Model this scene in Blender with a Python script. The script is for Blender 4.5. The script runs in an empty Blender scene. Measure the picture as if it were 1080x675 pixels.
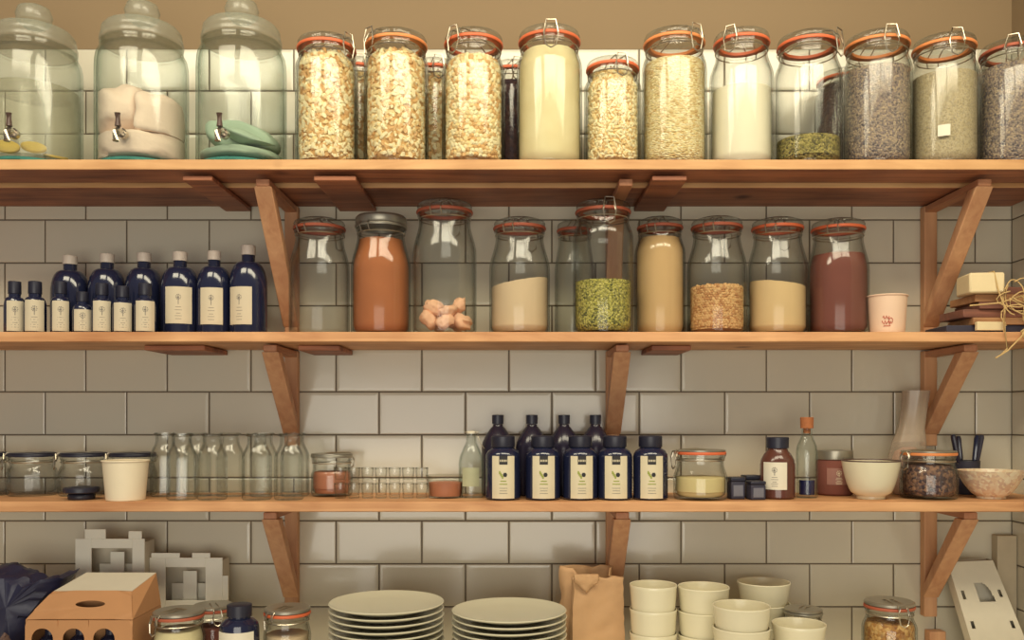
import bpy, math, random
from mathutils import Vector, Matrix, noise

random.seed(7)
R_ = random.random
PI = math.pi
sc = bpy.context.scene
COL = sc.collection

# ---------------------------------------------------------------- camera model (taken to 1080 x 675)
D, F, ZC, HOR = 2.06, 933.0, 1.45, 440.0      # distance to wall, focal length in px, eye height, horizon row
def sx(px, y): return (px - 540.0) * (D + y) / F
def sz(py, y): return ZC + (HOR - py) * (D + y) / F
def sl(px, y): return px * (D + y) / F          # length in px at depth y -> metres

cam_d = bpy.data.cameras.new('camera'); cam = bpy.data.objects.new('camera', cam_d); COL.objects.link(cam)
cam.location = (0, -D, ZC); cam.rotation_euler = (PI / 2, math.radians(0), 0)
cam_d.sensor_width = 36; cam_d.lens = 36 * F / 1080.0
cam_d.shift_y = (HOR - 337.5) / 1080.0
cam_d.clip_start = 0.05; cam_d.clip_end = 50
sc.camera = cam

# ---------------------------------------------------------------- materials
def lin(c):
    c /= 255.0
    return c / 12.92 if c <= 0.04045 else ((c + 0.055) / 1.055) ** 2.4
def C3(r, g, b): return (lin(r), lin(g), lin(b), 1.0)

def new_mat(name):
    m = bpy.data.materials.new(name); m.use_nodes = True
    nt = m.node_tree; nt.nodes.clear()
    return m, nt
def node(nt, t, **kw):
    n = nt.nodes.new(t)
    for k, v in kw.items():
        if k in n.inputs: n.inputs[k].default_value = v
        else: setattr(n, k, v)
    return n

def plain(name, col, rough=0.5, metal=0.0, spec=0.5, var=0.12, nscale=40.0, bump=0.0, bscale=None, coat=0.0, sss=0.0, col2=None):
    """principled with a gentle noise variation of the material's own colour"""
    m, nt = new_mat(name)
    out = node(nt, 'ShaderNodeOutputMaterial')
    p = node(nt, 'ShaderNodeBsdfPrincipled', Roughness=rough, Metallic=metal)
    p.inputs['Specular IOR Level'].default_value = spec
    p.inputs['Coat Weight'].default_value = coat
    nt.links.new(p.outputs[0], out.inputs[0])
    tc = node(nt, 'ShaderNodeTexCoord')
    nz = node(nt, 'ShaderNodeTexNoise', Scale=nscale, Detail=3.0)
    nt.links.new(tc.outputs['Object'], nz.inputs['Vector'])
    mx = node(nt, 'ShaderNodeMix'); mx.data_type = 'RGBA'
    c2 = col2 if col2 else tuple(x * (1 - var) for x in col[:3]) + (1,)
    c1 = col if col2 else tuple(min(1, x * (1 + var)) for x in col[:3]) + (1,)
    mx.inputs[6].default_value = c1; mx.inputs[7].default_value = c2
    nt.links.new(nz.outputs['Fac'], mx.inputs[0]); nt.links.new(mx.outputs[2], p.inputs['Base Color'])
    if bump:
        n2 = node(nt, 'ShaderNodeTexNoise', Scale=bscale or nscale, Detail=2.0)
        nt.links.new(tc.outputs['Object'], n2.inputs['Vector'])
        b = node(nt, 'ShaderNodeBump', Strength=bump, Distance=0.004)
        nt.links.new(n2.outputs['Fac'], b.inputs['Height']); nt.links.new(b.outputs[0], p.inputs['Normal'])
    return m

def grain(name, cols, scale=220.0, rough=0.7, bump=0.9, stretch=(1, 1, 1)):
    """seeds or lentils: voronoi cells, each its own tone, with rounded bumps"""
    m, nt = new_mat(name)
    out = node(nt, 'ShaderNodeOutputMaterial'); p = node(nt, 'ShaderNodeBsdfPrincipled', Roughness=rough)
    nt.links.new(p.outputs[0], out.inputs[0])
    tc = node(nt, 'ShaderNodeTexCoord'); mp = node(nt, 'ShaderNodeMapping'); mp.inputs['Scale'].default_value = stretch
    nt.links.new(tc.outputs['Object'], mp.inputs['Vector'])
    v = node(nt, 'ShaderNodeTexVoronoi', Scale=scale)
    nt.links.new(mp.outputs[0], v.inputs['Vector'])
    sep = node(nt, 'ShaderNodeSeparateColor'); nt.links.new(v.outputs['Color'], sep.inputs[0])
    rp = node(nt, 'ShaderNodeValToRGB'); rp.color_ramp.interpolation = 'LINEAR'
    els = rp.color_ramp.elements
    while len(els) < len(cols): els.new(0.5)
    for i, c in enumerate(cols):
        els[i].position = i / max(1, len(cols) - 1); els[i].color = c
    nt.links.new(sep.outputs[0], rp.inputs[0]); nt.links.new(rp.outputs[0], p.inputs['Base Color'])
    b = node(nt, 'ShaderNodeBump', Strength=bump, Distance=0.003); b.invert = True
    nt.links.new(v.outputs['Distance'], b.inputs['Height']); nt.links.new(b.outputs[0], p.inputs['Normal'])
    return m

def wood(name, dark, light, axis='X', rough=0.55, scale=1.0, spec=0.35):
    m, nt = new_mat(name)
    out = node(nt, 'ShaderNodeOutputMaterial'); p = node(nt, 'ShaderNodeBsdfPrincipled', Roughness=rough)
    p.inputs['Specular IOR Level'].default_value = spec
    nt.links.new(p.outputs[0], out.inputs[0])
    tc = node(nt, 'ShaderNodeTexCoord'); mp = node(nt, 'ShaderNodeMapping')
    s = [34 * scale, 34 * scale, 34 * scale]; s['XYZ'.index(axis)] = 3.0 * scale
    mp.inputs['Scale'].default_value = s
    nt.links.new(tc.outputs['Object'], mp.inputs['Vector'])
    n1 = node(nt, 'ShaderNodeTexNoise', Scale=1.0, Detail=6.0, Roughness=0.6, Distortion=0.8)
    nt.links.new(mp.outputs[0], n1.inputs['Vector'])
    w = node(nt, 'ShaderNodeTexNoise', Scale=7.0, Detail=2.0)
    nt.links.new(tc.outputs['Object'], w.inputs['Vector'])
    ad = node(nt, 'ShaderNodeMath', operation='MULTIPLY_ADD'); ad.inputs[1].default_value = 0.45
    nt.links.new(w.outputs['Fac'], ad.inputs[0]); 
    ml = node(nt, 'ShaderNodeMath', operation='MULTIPLY'); ml.inputs[1].default_value = 0.6
    nt.links.new(n1.outputs['Fac'], ml.inputs[0]); nt.links.new(ml.outputs[0], ad.inputs[2])
    rp = node(nt, 'ShaderNodeValToRGB')
    rp.color_ramp.elements[0].position = 0.36; rp.color_ramp.elements[0].color = dark
    rp.color_ramp.elements[1].position = 0.66; rp.color_ramp.elements[1].color = light
    nt.links.new(ad.outputs[0], rp.inputs[0])
    # knots
    v = node(nt, 'ShaderNodeTexVoronoi', Scale=4.5); nt.links.new(tc.outputs['Object'], v.inputs['Vector'])
    kr = node(nt, 'ShaderNodeValToRGB'); kr.color_ramp.elements[0].position = 0.03; kr.color_ramp.elements[1].position = 0.11
    kr.color_ramp.elements[0].color = (0.3, 0.22, 0.2, 1); kr.color_ramp.elements[1].color = (1, 1, 1, 1)
    nt.links.new(v.outputs['Distance'], kr.inputs[0])
    mx = node(nt, 'ShaderNodeMix'); mx.data_type = 'RGBA'; mx.blend_type = 'MULTIPLY'; mx.inputs[0].default_value = 1.0
    nt.links.new(rp.outputs[0], mx.inputs[6]); nt.links.new(kr.outputs[0], mx.inputs[7])
    nt.links.new(mx.outputs[2], p.inputs['Base Color'])
    b = node(nt, 'ShaderNodeBump', Strength=0.25, Distance=0.002)
    nt.links.new(n1.outputs['Fac'], b.inputs['Height']); nt.links.new(b.outputs[0], p.inputs['Normal'])
    return m

def glass(name, tint=(0.95, 0.96, 0.95), edge=(0.5, 0.55, 0.55), refl=0.06, rough=0.04):
    """thin clear glass: tinted more where the wall is met at a slant, reflecting by angle"""
    m, nt = new_mat(name)
    out = node(nt, 'ShaderNodeOutputMaterial')
    lw = node(nt, 'ShaderNodeLayerWeight', Blend=0.5)
    pw = node(nt, 'ShaderNodeMath', operation='POWER'); pw.inputs[1].default_value = 3.0
    nt.links.new(lw.outputs['Facing'], pw.inputs[0])
    mx = node(nt, 'ShaderNodeMix'); mx.data_type = 'RGBA'
    mx.inputs[6].default_value = tuple(tint) + (1,); mx.inputs[7].default_value = tuple(edge) + (1,)
    nt.links.new(pw.outputs[0], mx.inputs[0])
    tr = node(nt, 'ShaderNodeBsdfTransparent'); nt.links.new(mx.outputs[2], tr.inputs[0])
    gl = node(nt, 'ShaderNodeBsdfGlossy', Roughness=rough); gl.inputs['Color'].default_value = (1, 1, 1, 1)
    p5 = node(nt, 'ShaderNodeMath', operation='POWER'); p5.inputs[1].default_value = 4.0
    nt.links.new(lw.outputs['Facing'], p5.inputs[0])
    ma = node(nt, 'ShaderNodeMath', operation='MULTIPLY_ADD'); ma.inputs[1].default_value = 0.45; ma.inputs[2].default_value = refl
    nt.links.new(p5.outputs[0], ma.inputs[0])
    ms = node(nt, 'ShaderNodeMixShader'); nt.links.new(ma.outputs[0], ms.inputs[0])
    nt.links.new(tr.outputs[0], ms.inputs[1]); nt.links.new(gl.outputs[0], ms.inputs[2])
    nt.links.new(ms.outputs[0], out.inputs[0])
    return m

M = {}
M['glass'] = glass('clear_glass', (0.962, 0.966, 0.956), (0.40, 0.43, 0.42), 0.022, 0.10)
M['glass_green'] = glass('greenish_glass', (0.95, 0.963, 0.952), (0.40, 0.50, 0.46), 0.020, 0.12)
def solid_glass(name, col):
    m, nt = new_mat(name); out = node(nt, 'ShaderNodeOutputMaterial'); p = node(nt, 'ShaderNodeBsdfPrincipled', Roughness=0.06, IOR=1.47)
    p.inputs['Base Color'].default_value = col; p.inputs['Transmission Weight'].default_value = 1.0
    nt.links.new(p.outputs[0], out.inputs[0]); return m
M['glass_solid'] = solid_glass('thick_pale_glass', (0.90, 0.95, 0.92, 1))
M['glass_thick'] = plain('thick_teal_glass', C3(70, 130, 118), 0.12, spec=0.6)
def film(name, dc=C3(226, 206, 184), amt=0.28):
    m = glass(name, (0.92, 0.91, 0.88), (0.55, 0.54, 0.49), 0.04, 0.25)
    nt = m.node_tree
    out = [n for n in nt.nodes if n.type == 'OUTPUT_MATERIAL'][0]; old = out.inputs[0].links[0].from_socket
    d = node(nt, 'ShaderNodeBsdfDiffuse'); d.inputs[0].default_value = dc
    ms = node(nt, 'ShaderNodeMixShader'); ms.inputs[0].default_value = amt
    nt.links.new(old, ms.inputs[1]); nt.links.new(d.outputs[0], ms.inputs[2]); nt.links.new(ms.outputs[0], out.inputs[0])
    return m
M['film'] = film('cloudy_plastic')
M['glass_frost'] = film('thick_pale_lid_glass', C3(206, 214, 196), 0.16)
M['cloudy'] = film('cloudy_lemon_water', C3(232, 226, 190), 0.14)
M['wire'] = plain('steel_wire', C3(190, 180, 160), 0.3, metal=0.9)
M['seal'] = plain('orange_rubber', C3(216, 106, 64), 0.5)
M['seal_dull'] = plain('dull_red_rubber', C3(176, 92, 64), 0.6)
M['seal_pale'] = plain('pale_orange_rubber', C3(228, 140, 80), 0.55)
M['tin_lid'] = plain('grey_tin', C3(160, 154, 138), 0.35, metal=0.6)
M['shelf'] = wood('orange_pine', C3(178, 122, 80), C3(228, 176, 126), 'X')
M['shelf_shaded'] = wood('shaded_red_pine', C3(112, 66, 50), C3(180, 118, 84), 'X')  # darker pine: the shade under the shelves put into the colour
M['lit_edge'] = wood('lit_pine_edge', C3(184, 134, 88), C3(220, 174, 122), 'X')  # lighter pine: light falling on the board edges put into the colour
M['bracket'] = wood('bracket_pine', C3(186, 132, 96), C3(216, 168, 126), 'Z')
M['arm'] = wood('arm_pine', C3(158, 104, 76), C3(200, 144, 106), 'Y')
M['tile'] = plain('glazed_tile', C3(210, 203, 182), 0.16, var=0.03, nscale=6, spec=0.55, bump=0.05, bscale=25)
M['grout'] = plain('dark_grout', C3(112, 100, 84), 0.9, nscale=90)
M['paint'] = plain('brown_wall_paint', C3(138, 116, 86), 0.8, var=0.03, nscale=3)
M['floor'] = plain('grey_floor', C3(120, 112, 104), 0.6, nscale=4)
M['counter'] = plain('pale_stone', C3(234, 226, 202), 0.35, nscale=30, var=0.06)
M['navy'] = plain('dark_bottle', C3(30, 34, 58), 0.14, spec=0.55, var=0.25, nscale=12, coat=0.3)
M['navy_cap'] = plain('dark_cap', C3(38, 38, 52), 0.4, var=0.2)
M['purple_dark'] = plain('plum_bottle', C3(38, 34, 50), 0.2, var=0.2, nscale=12)
M['capgrey'] = plain('pale_cap', C3(206, 192, 178), 0.45)
M['label'] = plain('cream_label', C3(216, 204, 172), 0.6, var=0.05)
M['label_dim'] = plain('shaded_cream_label', C3(200, 188, 162), 0.65, var=0.05)  # darker copy of the cream label, middle shelf's shade put into the colour
M['label_white'] = plain('white_label', C3(226, 218, 196), 0.6, var=0.04)
M['ink'] = plain('grey_ink', C3(122, 116, 108), 0.7)
M['ink_dark'] = plain('dark_ink', C3(44, 42, 44), 0.7)
M['ink_green'] = plain('leaf_green_ink', C3(150, 158, 70), 0.7)
M['ink_red'] = plain('faded_red_ink', C3(200, 110, 88), 0.7)
M['white_paper'] = plain('cream_paper_cup', C3(232, 218, 188), 0.6, var=0.03)
M['pink_paper'] = plain('pale_pink_cup', C3(228, 196, 168), 0.6, var=0.03)
M['ceramic'] = plain('cream_ceramic', C3(226, 218, 188), 0.22, var=0.03, nscale=10)
M['ceramic_plate'] = plain('pale_plate', C3(204, 199, 174), 0.25, var=0.03, nscale=10)
M['card'] = plain('orange_cardboard', C3(184, 134, 90), 0.75, nscale=25, var=0.08)
M['card_white'] = plain('white_card', C3(238, 234, 216), 0.7, var=0.04)
M['card_grey'] = plain('grey_card_inside', C3(208, 200, 180), 0.75, var=0.05)
M['black_hole'] = plain('dark_bottle_in_box', C3(38, 38, 56), 0.2)
M['kraft'] = plain('kraft_paper', C3(194, 154, 112), 0.8, nscale=18, var=0.12, bump=0.4, bscale=30)
M['plastic_navy'] = plain('navy_plastic_sheet', C3(38, 38, 62), 0.4, nscale=14, var=0.3, bump=0.5, bscale=24)
M['brown_cloth'] = plain('brown_sacking', C3(104, 82, 74), 0.85, nscale=60, var=0.3, bump=0.6, bscale=120)
M['cork'] = plain('cork', C3(170, 104, 62), 0.85, nscale=150, var=0.25)
M['raffia'] = plain('raffia_string', C3(204, 172, 116), 0.8)
M['slate'] = plain('dark_slate', C3(52, 50, 66), 0.6)
M['board_a'] = wood('board_tan', C3(150, 106, 70), C3(196, 148, 104), 'X')
M['board_b'] = wood('board_plum', C3(104, 68, 58), C3(150, 98, 78), 'X')
M['cream_box'] = plain('cream_block', C3(228, 208, 164), 0.7, var=0.06)
M['chrome'] = plain('tap_chrome', C3(196, 186, 170), 0.25, metal=0.9)
M['tap_dark'] = plain('tap_dark', C3(86, 66, 58), 0.4)
# contents
M['flour'] = plain('cream_flour', C3(242, 231, 186), 0.9, nscale=16, bump=0.15, bscale=60, col2=C3(216, 196, 142))
M['sugar'] = plain('white_sugar', C3(240, 232, 204), 0.9, var=0.03, nscale=30)
M['tan_flour'] = plain('tan_flour', C3(204, 168, 118), 0.9, var=0.06, nscale=30)
M['pale_flour'] = plain('pale_flour', C3(216, 190, 154), 0.9, var=0.05, nscale=30)
M['paprika'] = plain('brown_orange_spice', C3(172, 104, 62), 0.9, var=0.12, nscale=25)
M['maroon'] = plain('maroon_spice', C3(122, 70, 58), 0.9, var=0.12, nscale=25)
M['tan_cream'] = plain('tan_cream_powder', C3(220, 188, 138), 0.9, var=0.05, nscale=30)
M['custard'] = plain('yellow_cream_powder', C3(228, 208, 150), 0.9, var=0.05, nscale=30)
M['nut_a'] = plain('cashew_pale', C3(244, 230, 184), 0.55, var=0.08)
M['nut_b'] = plain('cashew_tan', C3(236, 208, 150), 0.55, var=0.08)
M['nut_c'] = plain('cashew_brown', C3(216, 172, 112), 0.55, var=0.08)
M['nut_core'] = plain('nut_core', C3(206, 164, 104), 0.8)
M['bean_a'] = plain('chickpea_tan', C3(216, 172, 116), 0.6, var=0.1)
M['bean_b'] = plain('chickpea_brown', C3(190, 138, 86), 0.6, var=0.1)
M['bean_core'] = plain('chickpea_core', C3(160, 110, 68), 0.8)
M['lentil'] = grain('grey_lentils', [C3(96, 88, 92), C3(150, 134, 122), C3(186, 164, 136), C3(120, 106, 108)], 260)
M['buckwheat'] = grain('grey_beige_seed', [C3(150, 136, 104), C3(186, 168, 128), C3(196, 180, 146), C3(160, 148, 122)], 420, bump=0.3)
M['oats'] = grain('rolled_oats', [C3(204, 164, 100), C3(236, 216, 156), C3(244, 230, 184), C3(222, 190, 130)], 170, stretch=(1, 1, 1.9))
M['pepitas'] = grain('green_seeds', [C3(70, 74, 44), C3(172, 164, 66), C3(212, 200, 110), C3(104, 104, 50)], 280)
M['herb'] = grain('olive_seeds', [C3(70, 62, 40), C3(140, 130, 66), C3(176, 160, 90), C3(96, 88, 50)], 240)
M['darkbean'] = grain('dark_beans', [C3(64, 40, 44), C3(92, 58, 52), C3(78, 50, 56), C3(54, 38, 48)], 150)
M['mixed'] = grain('dark_mixed_tea', [C3(58, 44, 52), C3(96, 72, 66), C3(160, 120, 92), C3(70, 52, 64)], 160)
M['granola'] = grain('orange_granola', [C3(168, 112, 56), C3(204, 152, 84), C3(226, 184, 120), C3(150, 96, 50)], 160)
M['ginger'] = plain('pink_ginger', C3(232, 182, 146), 0.7, var=0.12, nscale=60, bump=0.5, bscale=90)
M['salmon'] = plain('salmon_paste', C3(190, 122, 90), 0.6)
M['lemon'] = plain('lemon_flesh', C3(236, 200, 84), 0.5, var=0.12, nscale=80)
M['lemon_rind'] = plain('lemon_rind', C3(222, 178, 52), 0.5)
M['cloth_pink'] = plain('pale_pink_cloth', C3(236, 212, 190), 0.9, nscale=12, var=0.06, bump=0.3, bscale=80)
M['cloth_green'] = plain('sage_green_cloth', C3(166, 184, 160), 0.9, nscale=12, var=0.1, bump=0.3, bscale=80)
M['oil'] = plain('dark_blue_oil', C3(36, 40, 80), 0.1)
M['syrup'] = plain('brown_syrup', C3(96, 58, 48), 0.15)
M['bowl_pattern'] = grain('patterned_bowl_glaze', [C3(234, 222, 194), C3(230, 214, 184), C3(222, 192, 158), C3(206, 178, 156)], 150, 0.3, 0.0)

# ---------------------------------------------------------------- mesh builder
class MB:
    def __init__(self): self.v = []; self.f = []; self.m = []; self.T = Matrix.Identity(4)
    def at(self, x=0, y=0, z=0, rx=0, ry=0, rz=0):
        self.T = Matrix.Translation((x, y, z)) @ Matrix.Rotation(rz, 4, 'Z') @ Matrix.Rotation(ry, 4, 'Y') @ Matrix.Rotation(rx, 4, 'X'); return self
    def add(self, vs, fs, mi=0):
        b = len(self.v)
        self.v += [tuple(self.T @ Vector(p)) for p in vs]
        for f in fs: self.f.append([i + b for i in f]); self.m.append(mi)
        return self
    def box(self, x0, x1, y0, y1, z0, z1, mi=0):
        vs = [(x0, y0, z0), (x1, y0, z0), (x1, y1, z0), (x0, y1, z0), (x0, y0, z1), (x1, y0, z1), (x1, y1, z1), (x0, y1, z1)]
        return self.add(vs, [(0, 3, 2, 1), (4, 5, 6, 7), (0, 1, 5, 4), (1, 2, 6, 5), (2, 3, 7, 6), (3, 0, 4, 7)], mi)
    def lathe(self, prof, n=32, mi=0, closed=False, sx_=1.0, sy_=1.0, wob=None):
        vs, fs, rings = [], [], []
        for (r, z) in prof:
            if r < 1e-6: rings.append([len(vs)]); vs.append((0, 0, z))
            else:
                ring = []
                for k in range(n):
                    a = 2 * PI * k / n
                    rr = r * (wob(a, z) if wob else 1.0)
                    ring.append(len(vs)); vs.append((rr * sx_ * math.cos(a), rr * sy_ * math.sin(a), z))
                rings.append(ring)
        pairs = list(zip(rings, rings[1:])) + ([(rings[-1], rings[0])] if closed else [])
        for A, B in pairs:
            if len(A) == 1 and len(B) == 1: continue
            for k in range(n):
                k2 = (k + 1) % n
                if len(A) == 1: fs.append((A[0], B[k2], B[k]))
                elif len(B) == 1: fs.append((A[k], A[k2], B[0]))
                else: fs.append((A[k], A[k2], B[k2], B[k]))
        return self.add(vs, fs, mi)
    def tube(self, pts, r, n=6, mi=0, closed=False):
        pts = [Vector(p) for p in pts]; N = len(pts); vs, fs = [], []
        for i, p in enumerate(pts):
            a = pts[i - 1] if (i > 0 or closed) else p
            b = pts[(i + 1) % N] if (i < N - 1 or closed) else p
            t = (b - a).normalized() if (b - a).length > 1e-9 else Vector((0, 0, 1))
            u = t.cross(Vector((0, 0, 1)))
            if u.length < 0.15: u = t.cross(Vector((1, 0, 0)))
            u.normalize(); w = t.cross(u)
            rr = r[i] if isinstance(r, (list, tuple)) else r
            for k in range(n):
                an = 2 * PI * k / n
                vs.append(tuple(p + u * (rr * math.cos(an)) + w * (rr * math.sin(an))))
        rng = range(N) if closed else range(N - 1)
        for i in rng:
            j = (i + 1) % N
            for k in range(n):
                k2 = (k + 1) % n
                fs.append((i * n + k, i * n + k2, j * n + k2, j * n + k))
        if not closed:
            fs.append(tuple(range(n))[::-1]); fs.append(tuple((N - 1) * n + k for k in range(n)))
        return self.add(vs, fs, mi)
    def patch(self, R, a0, a1, z0, z1, mi=0, n=6, th=0.0006, ell=1.0):
        """a curved label wrapped on a cylinder, facing -y at angle 0, with its own thickness"""
        vs, fs = [], []
        for i in range(n + 1):
            a = a0 + (a1 - a0) * i / n
            for rr in (R, R + th):
                for z in (z0, z1): vs.append((rr * math.sin(a), -rr * math.cos(a) * ell, z))
        for i in range(n):
            b, c = 4 * i, 4 * i + 4
            fs += [(b + 2, c + 2, c + 3, b + 3), (b, b + 1, c + 1, c), (b, c, c + 2, b + 2), (b + 1, b + 3, c + 3, c + 1)]
        fs += [(0, 2, 3, 1), (4 * n, 4 * n + 1, 4 * n + 3, 4 * n + 2)]
        return self.add(vs, fs, mi)
    def prism(self, poly, y0, y1, mi=0):
        """outline in x, z extruded along y"""
        n = len(poly)
        vs = [(x, y0, z) for x, z in poly] + [(x, y1, z) for x, z in poly]
        fs = [tuple(range(n)), tuple(range(2 * n - 1, n - 1, -1))] + [(i, i + n, (i + 1) % n + n, (i + 1) % n) for i in range(n)]
        return self.add(vs, fs, mi)
    def blob(self, rx, ry, rz, amp=0.15, fr=2.0, seed=0.0, nu=20, nv=12, mi=0, flat=0.0):
        vs, fs = [], []
        for j in range(nv + 1):
            ph = PI * j / nv
            for i in range(nu):
                th = 2 * PI * i / nu
                d = Vector((math.sin(ph) * math.cos(th), math.sin(ph) * math.sin(th), math.cos(ph)))
                k = 1 + amp * noise.noise(d * fr + Vector((seed, seed * 1.7, -seed)))
                z = d.z * rz * k
                if flat and z < -rz * flat: z = -rz * flat
                vs.append((d.x * rx * k, d.y * ry * k, z))
        for j in range(nv):
            for i in range(nu):
                i2 = (i + 1) % nu
                fs.append((j * nu + i, (j + 1) * nu + i, (j + 1) * nu + i2, j * nu + i2))
        return self.add(vs, fs, mi)
    def build(self, name, mats, parent=None, loc=(0, 0, 0), smooth=True, bevel=0.0, rot=None, ang=35):
        me = bpy.data.meshes.new(name); me.from_pydata(self.v, [], self.f)
        if not isinstance(mats, (list, tuple)): mats = [mats]
        for m in mats: me.materials.append(m)
        me.polygons.foreach_set('material_index', self.m)
        if smooth:
            me.polygons.foreach_set('use_smooth', [True] * len(self.f))
            me.set_sharp_from_angle(angle=math.radians(ang))
        me.update(); me.validate()
        o = bpy.data.objects.new(name, me); COL.objects.link(o)
        o.location = loc
        if rot: o.rotation_euler = rot
        if parent: o.parent = parent
        if bevel:
            b = o.modifiers.new('bevel', 'BEVEL'); b.width = bevel; b.segments = 2; b.limit_method = 'ANGLE'
        return o

def tag(o, label=None, cat=None, group=None, kind=None):
    if label: o['label'] = label
    if cat: o['category'] = cat
    if group: o['group'] = group
    if kind: o['kind'] = kind
    return o
def thing(name, label, cat, loc, group=None, rz=0.0):
    o = bpy.data.objects.new(name, None); o.empty_display_size = 0.03; COL.objects.link(o)
    o.location = loc; o.rotation_euler = (0, 0, rz)
    return tag(o, label, cat, group)
def dup(root, loc, label, rz=None, group=None):
    r = root.copy(); COL.objects.link(r); r.location = loc
    if rz is not None: r.rotation_euler = (0, 0, rz)
    r['label'] = label
    if group: r['group'] = group
    for ch in list(root.children):
        c = ch.copy(); COL.objects.link(c); c.parent = r
        for g in list(ch.children):
            d = g.copy(); COL.objects.link(d); d.parent = c
    return r

# ---------------------------------------------------------------- the setting
JA = [-938, -852, -766, -680, -594, -508, -422, -336, -250, -165, -80, 5.6, 90.8, 176.7, 265, 354.7, 445, 536.8, 628, 718, 808, 898, 986, 1067]
JB = [-938, -895, -809, -723, -637, -551, -465, -379, -293, -208, -123, -38, 48, 134, 221, 310, 400, 491, 582, 674, 764, 853.6, 942, 1028, 1067]
XL, XR = sx(-938, 0), sx(1067, 0)
PITCH = 45.3 / 453.0
ZT = sz(52, 0)                                   # top of the tiling
def tile_face(mb, u0, u1, v0, v1, put, mi=0):
    """one glazed tile with a soft rounded edge; put(u, depth, v) -> point"""
    g, b1, b2 = 0.0015, 0.0022, 0.007
    jt = [(R_() - 0.5) * 0.0007 for _ in range(2)]
    loops = []
    for ins, dep in ((g, 0.0004), (g + 0.0002, 0.0018), (g + b1, 0.0027), (g + b2, 0.0030)):
        loops.append([(u0 + ins, dep, v0 + ins), (u1 - ins, dep, v0 + ins), (u1 - ins, dep, v1 - ins), (u0 + ins, dep, v1 - ins)])
    vs = []
    for lp in loops:
        for (u, d, v) in lp:
            d2 = d + (jt[0] * (u - u0) / max(1e-6, u1 - u0) + jt[1] * (v - v0) / (v1 - v0) if d > 0.001 else 0)
            vs.append(put(u, d2, v))
    fs = []
    for k in range(3):
        for i in range(4):
            j = (i + 1) % 4
            fs.append((k * 4 + i, k * 4 + j, k * 4 + 4 + j, k * 4 + 4 + i))
    fs.append((12, 13, 14, 15))
    mb.add(vs, fs, mi)

rows = []
z = sz(413.3, 0)
k0 = 0
while z - PITCH > 0.05: z -= PITCH; k0 -= 1
i = k0
while z < ZT - 0.004:
    rows.append((z, min(z + PITCH, ZT), i)); z += PITCH; i += 1
wb = MB()
wb.box(XL, XR + 0.12, 0.0, 0.12, 0.0, ZT + 0.0005, 1)                     # grout bed
wb.box(XL, XR + 0.12, 0.0, 0.12, ZT + 0.0005, 3.1, 2)                     # painted plaster above
for (z0, z1, i) in rows:
    J = JA if i % 2 == 0 else JB
    for a, b in zip(J, J[1:]):
        tile_face(wb, sx(a, 0), sx(b, 0), z0, z1, lambda u, d, v: (u, -d, v))
tag(wb.build('wall_back', [M['tile'], M['grout'], M['paint']], smooth=False), 'cream glazed metro tile wall behind the shelves', kind='structure')
wr = MB()
wr.box(XR, XR + 0.12, -1.0, 0.0, 0.0, ZT, 1); wr.box(XR, XR + 0.12, -1.0, 0.0, ZT, 3.1, 2)
for (z0, z1, i) in rows:
    u = 0.0032; first = True
    while u < 0.98:
        w = (0.06 if i % 2 else 0.15) if first else 0.2
        first = False
        e = min(u + w, 1.0)
        tile_face(wr, u, e, z0, z1, lambda u_, d, v: (XR - d, -u_, v)); u = e
tag(wr.build('wall_right', [M['tile'], M['grout'], M['paint']], smooth=False), 'tiled side wall at the right end of the shelves', kind='structure')
tag(MB().box(XL, XR + 0.12, -4.0, 0.12, -0.1, 0.0).build('floor', M['floor'], smooth=False), 'grey floor below the counter', kind='structure')
tr = MB().box(sx(1052, -0.03), XR - 0.0045, -0.03, -0.0042, 0.925, sz(565, -0.03))
tag(tr.build('trim_1', plain('beige_boxing', C3(190, 176, 150), 0.7), smooth=False, bevel=0.002), 'plain beige boxing in the lower right corner', kind='structure')

# counter below the frame
ZCT = 0.92
ct = thing('counter', 'pale stone worktop along the tiled wall under the shelves', 'counter', (0, -0.3, 0))
MB().box(XL, XR - 0.01, -0.32, 0.29, ZCT - 0.03, ZCT).build('worktop', M['counter'], ct, bevel=0.003)
MB().box(XL, XR - 0.012, -0.27, 0.288, 0.0, ZCT - 0.0305).build('cabinet_base', M['card_white'], ct, bevel=0.002)

# ---------------------------------------------------------------- shelves
TH = 0.021
Z1, Z2, Z3 = sz(168, -0.29), sz(350, -0.23), sz(529.3, -0.23)
YB = -0.0042
XS0, XS1 = -1.75, XR - 0.0048
def board_mesh(x0, x1, y0, y1, z0, z1, sag=0.0):
    mb = MB(); n = 40; vs = []; fs = []
    for i in range(n + 1):
        x = x0 + (x1 - x0) * i / n
        w = 0.0012 * noise.noise(Vector((x * 2.3, y0 * 9, 1.0)))
        for (y, zz) in ((y0 + w * 1.5, z0), (y0 + w * 1.5, z1), (y1, z1), (y1, z0)): vs.append((x, y, zz + (w if zz == z0 else 0)))
    for i in range(n):
        for k in range(1, 4): fs.append((i * 4 + k, i * 4 + 4 + k, i * 4 + 4 + (k + 1) % 4, i * 4 + (k + 1) % 4))
    fs += [(0, 1, 2, 3), (4 * n + 3, 4 * n + 2, 4 * n + 1, 4 * n)]
    mb.add(vs, fs)
    b = len(mb.f)
    for i in range(n): mb.f.append([i * 4, i * 4 + 4, i * 4 + 5, i * 4 + 1]); mb.m.append(1)
    return mb
s1 = thing('wall_shelf', 'topmost orange pine shelf carrying the biggest jars and drink dispensers', 'shelf', (0, 0, Z1), 'wall shelves')
board_mesh(XS0, XS1, -0.29, -0.19, -TH, 0).build('board', [M['shelf_shaded'], M['lit_edge']], s1, bevel=0.002)
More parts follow.
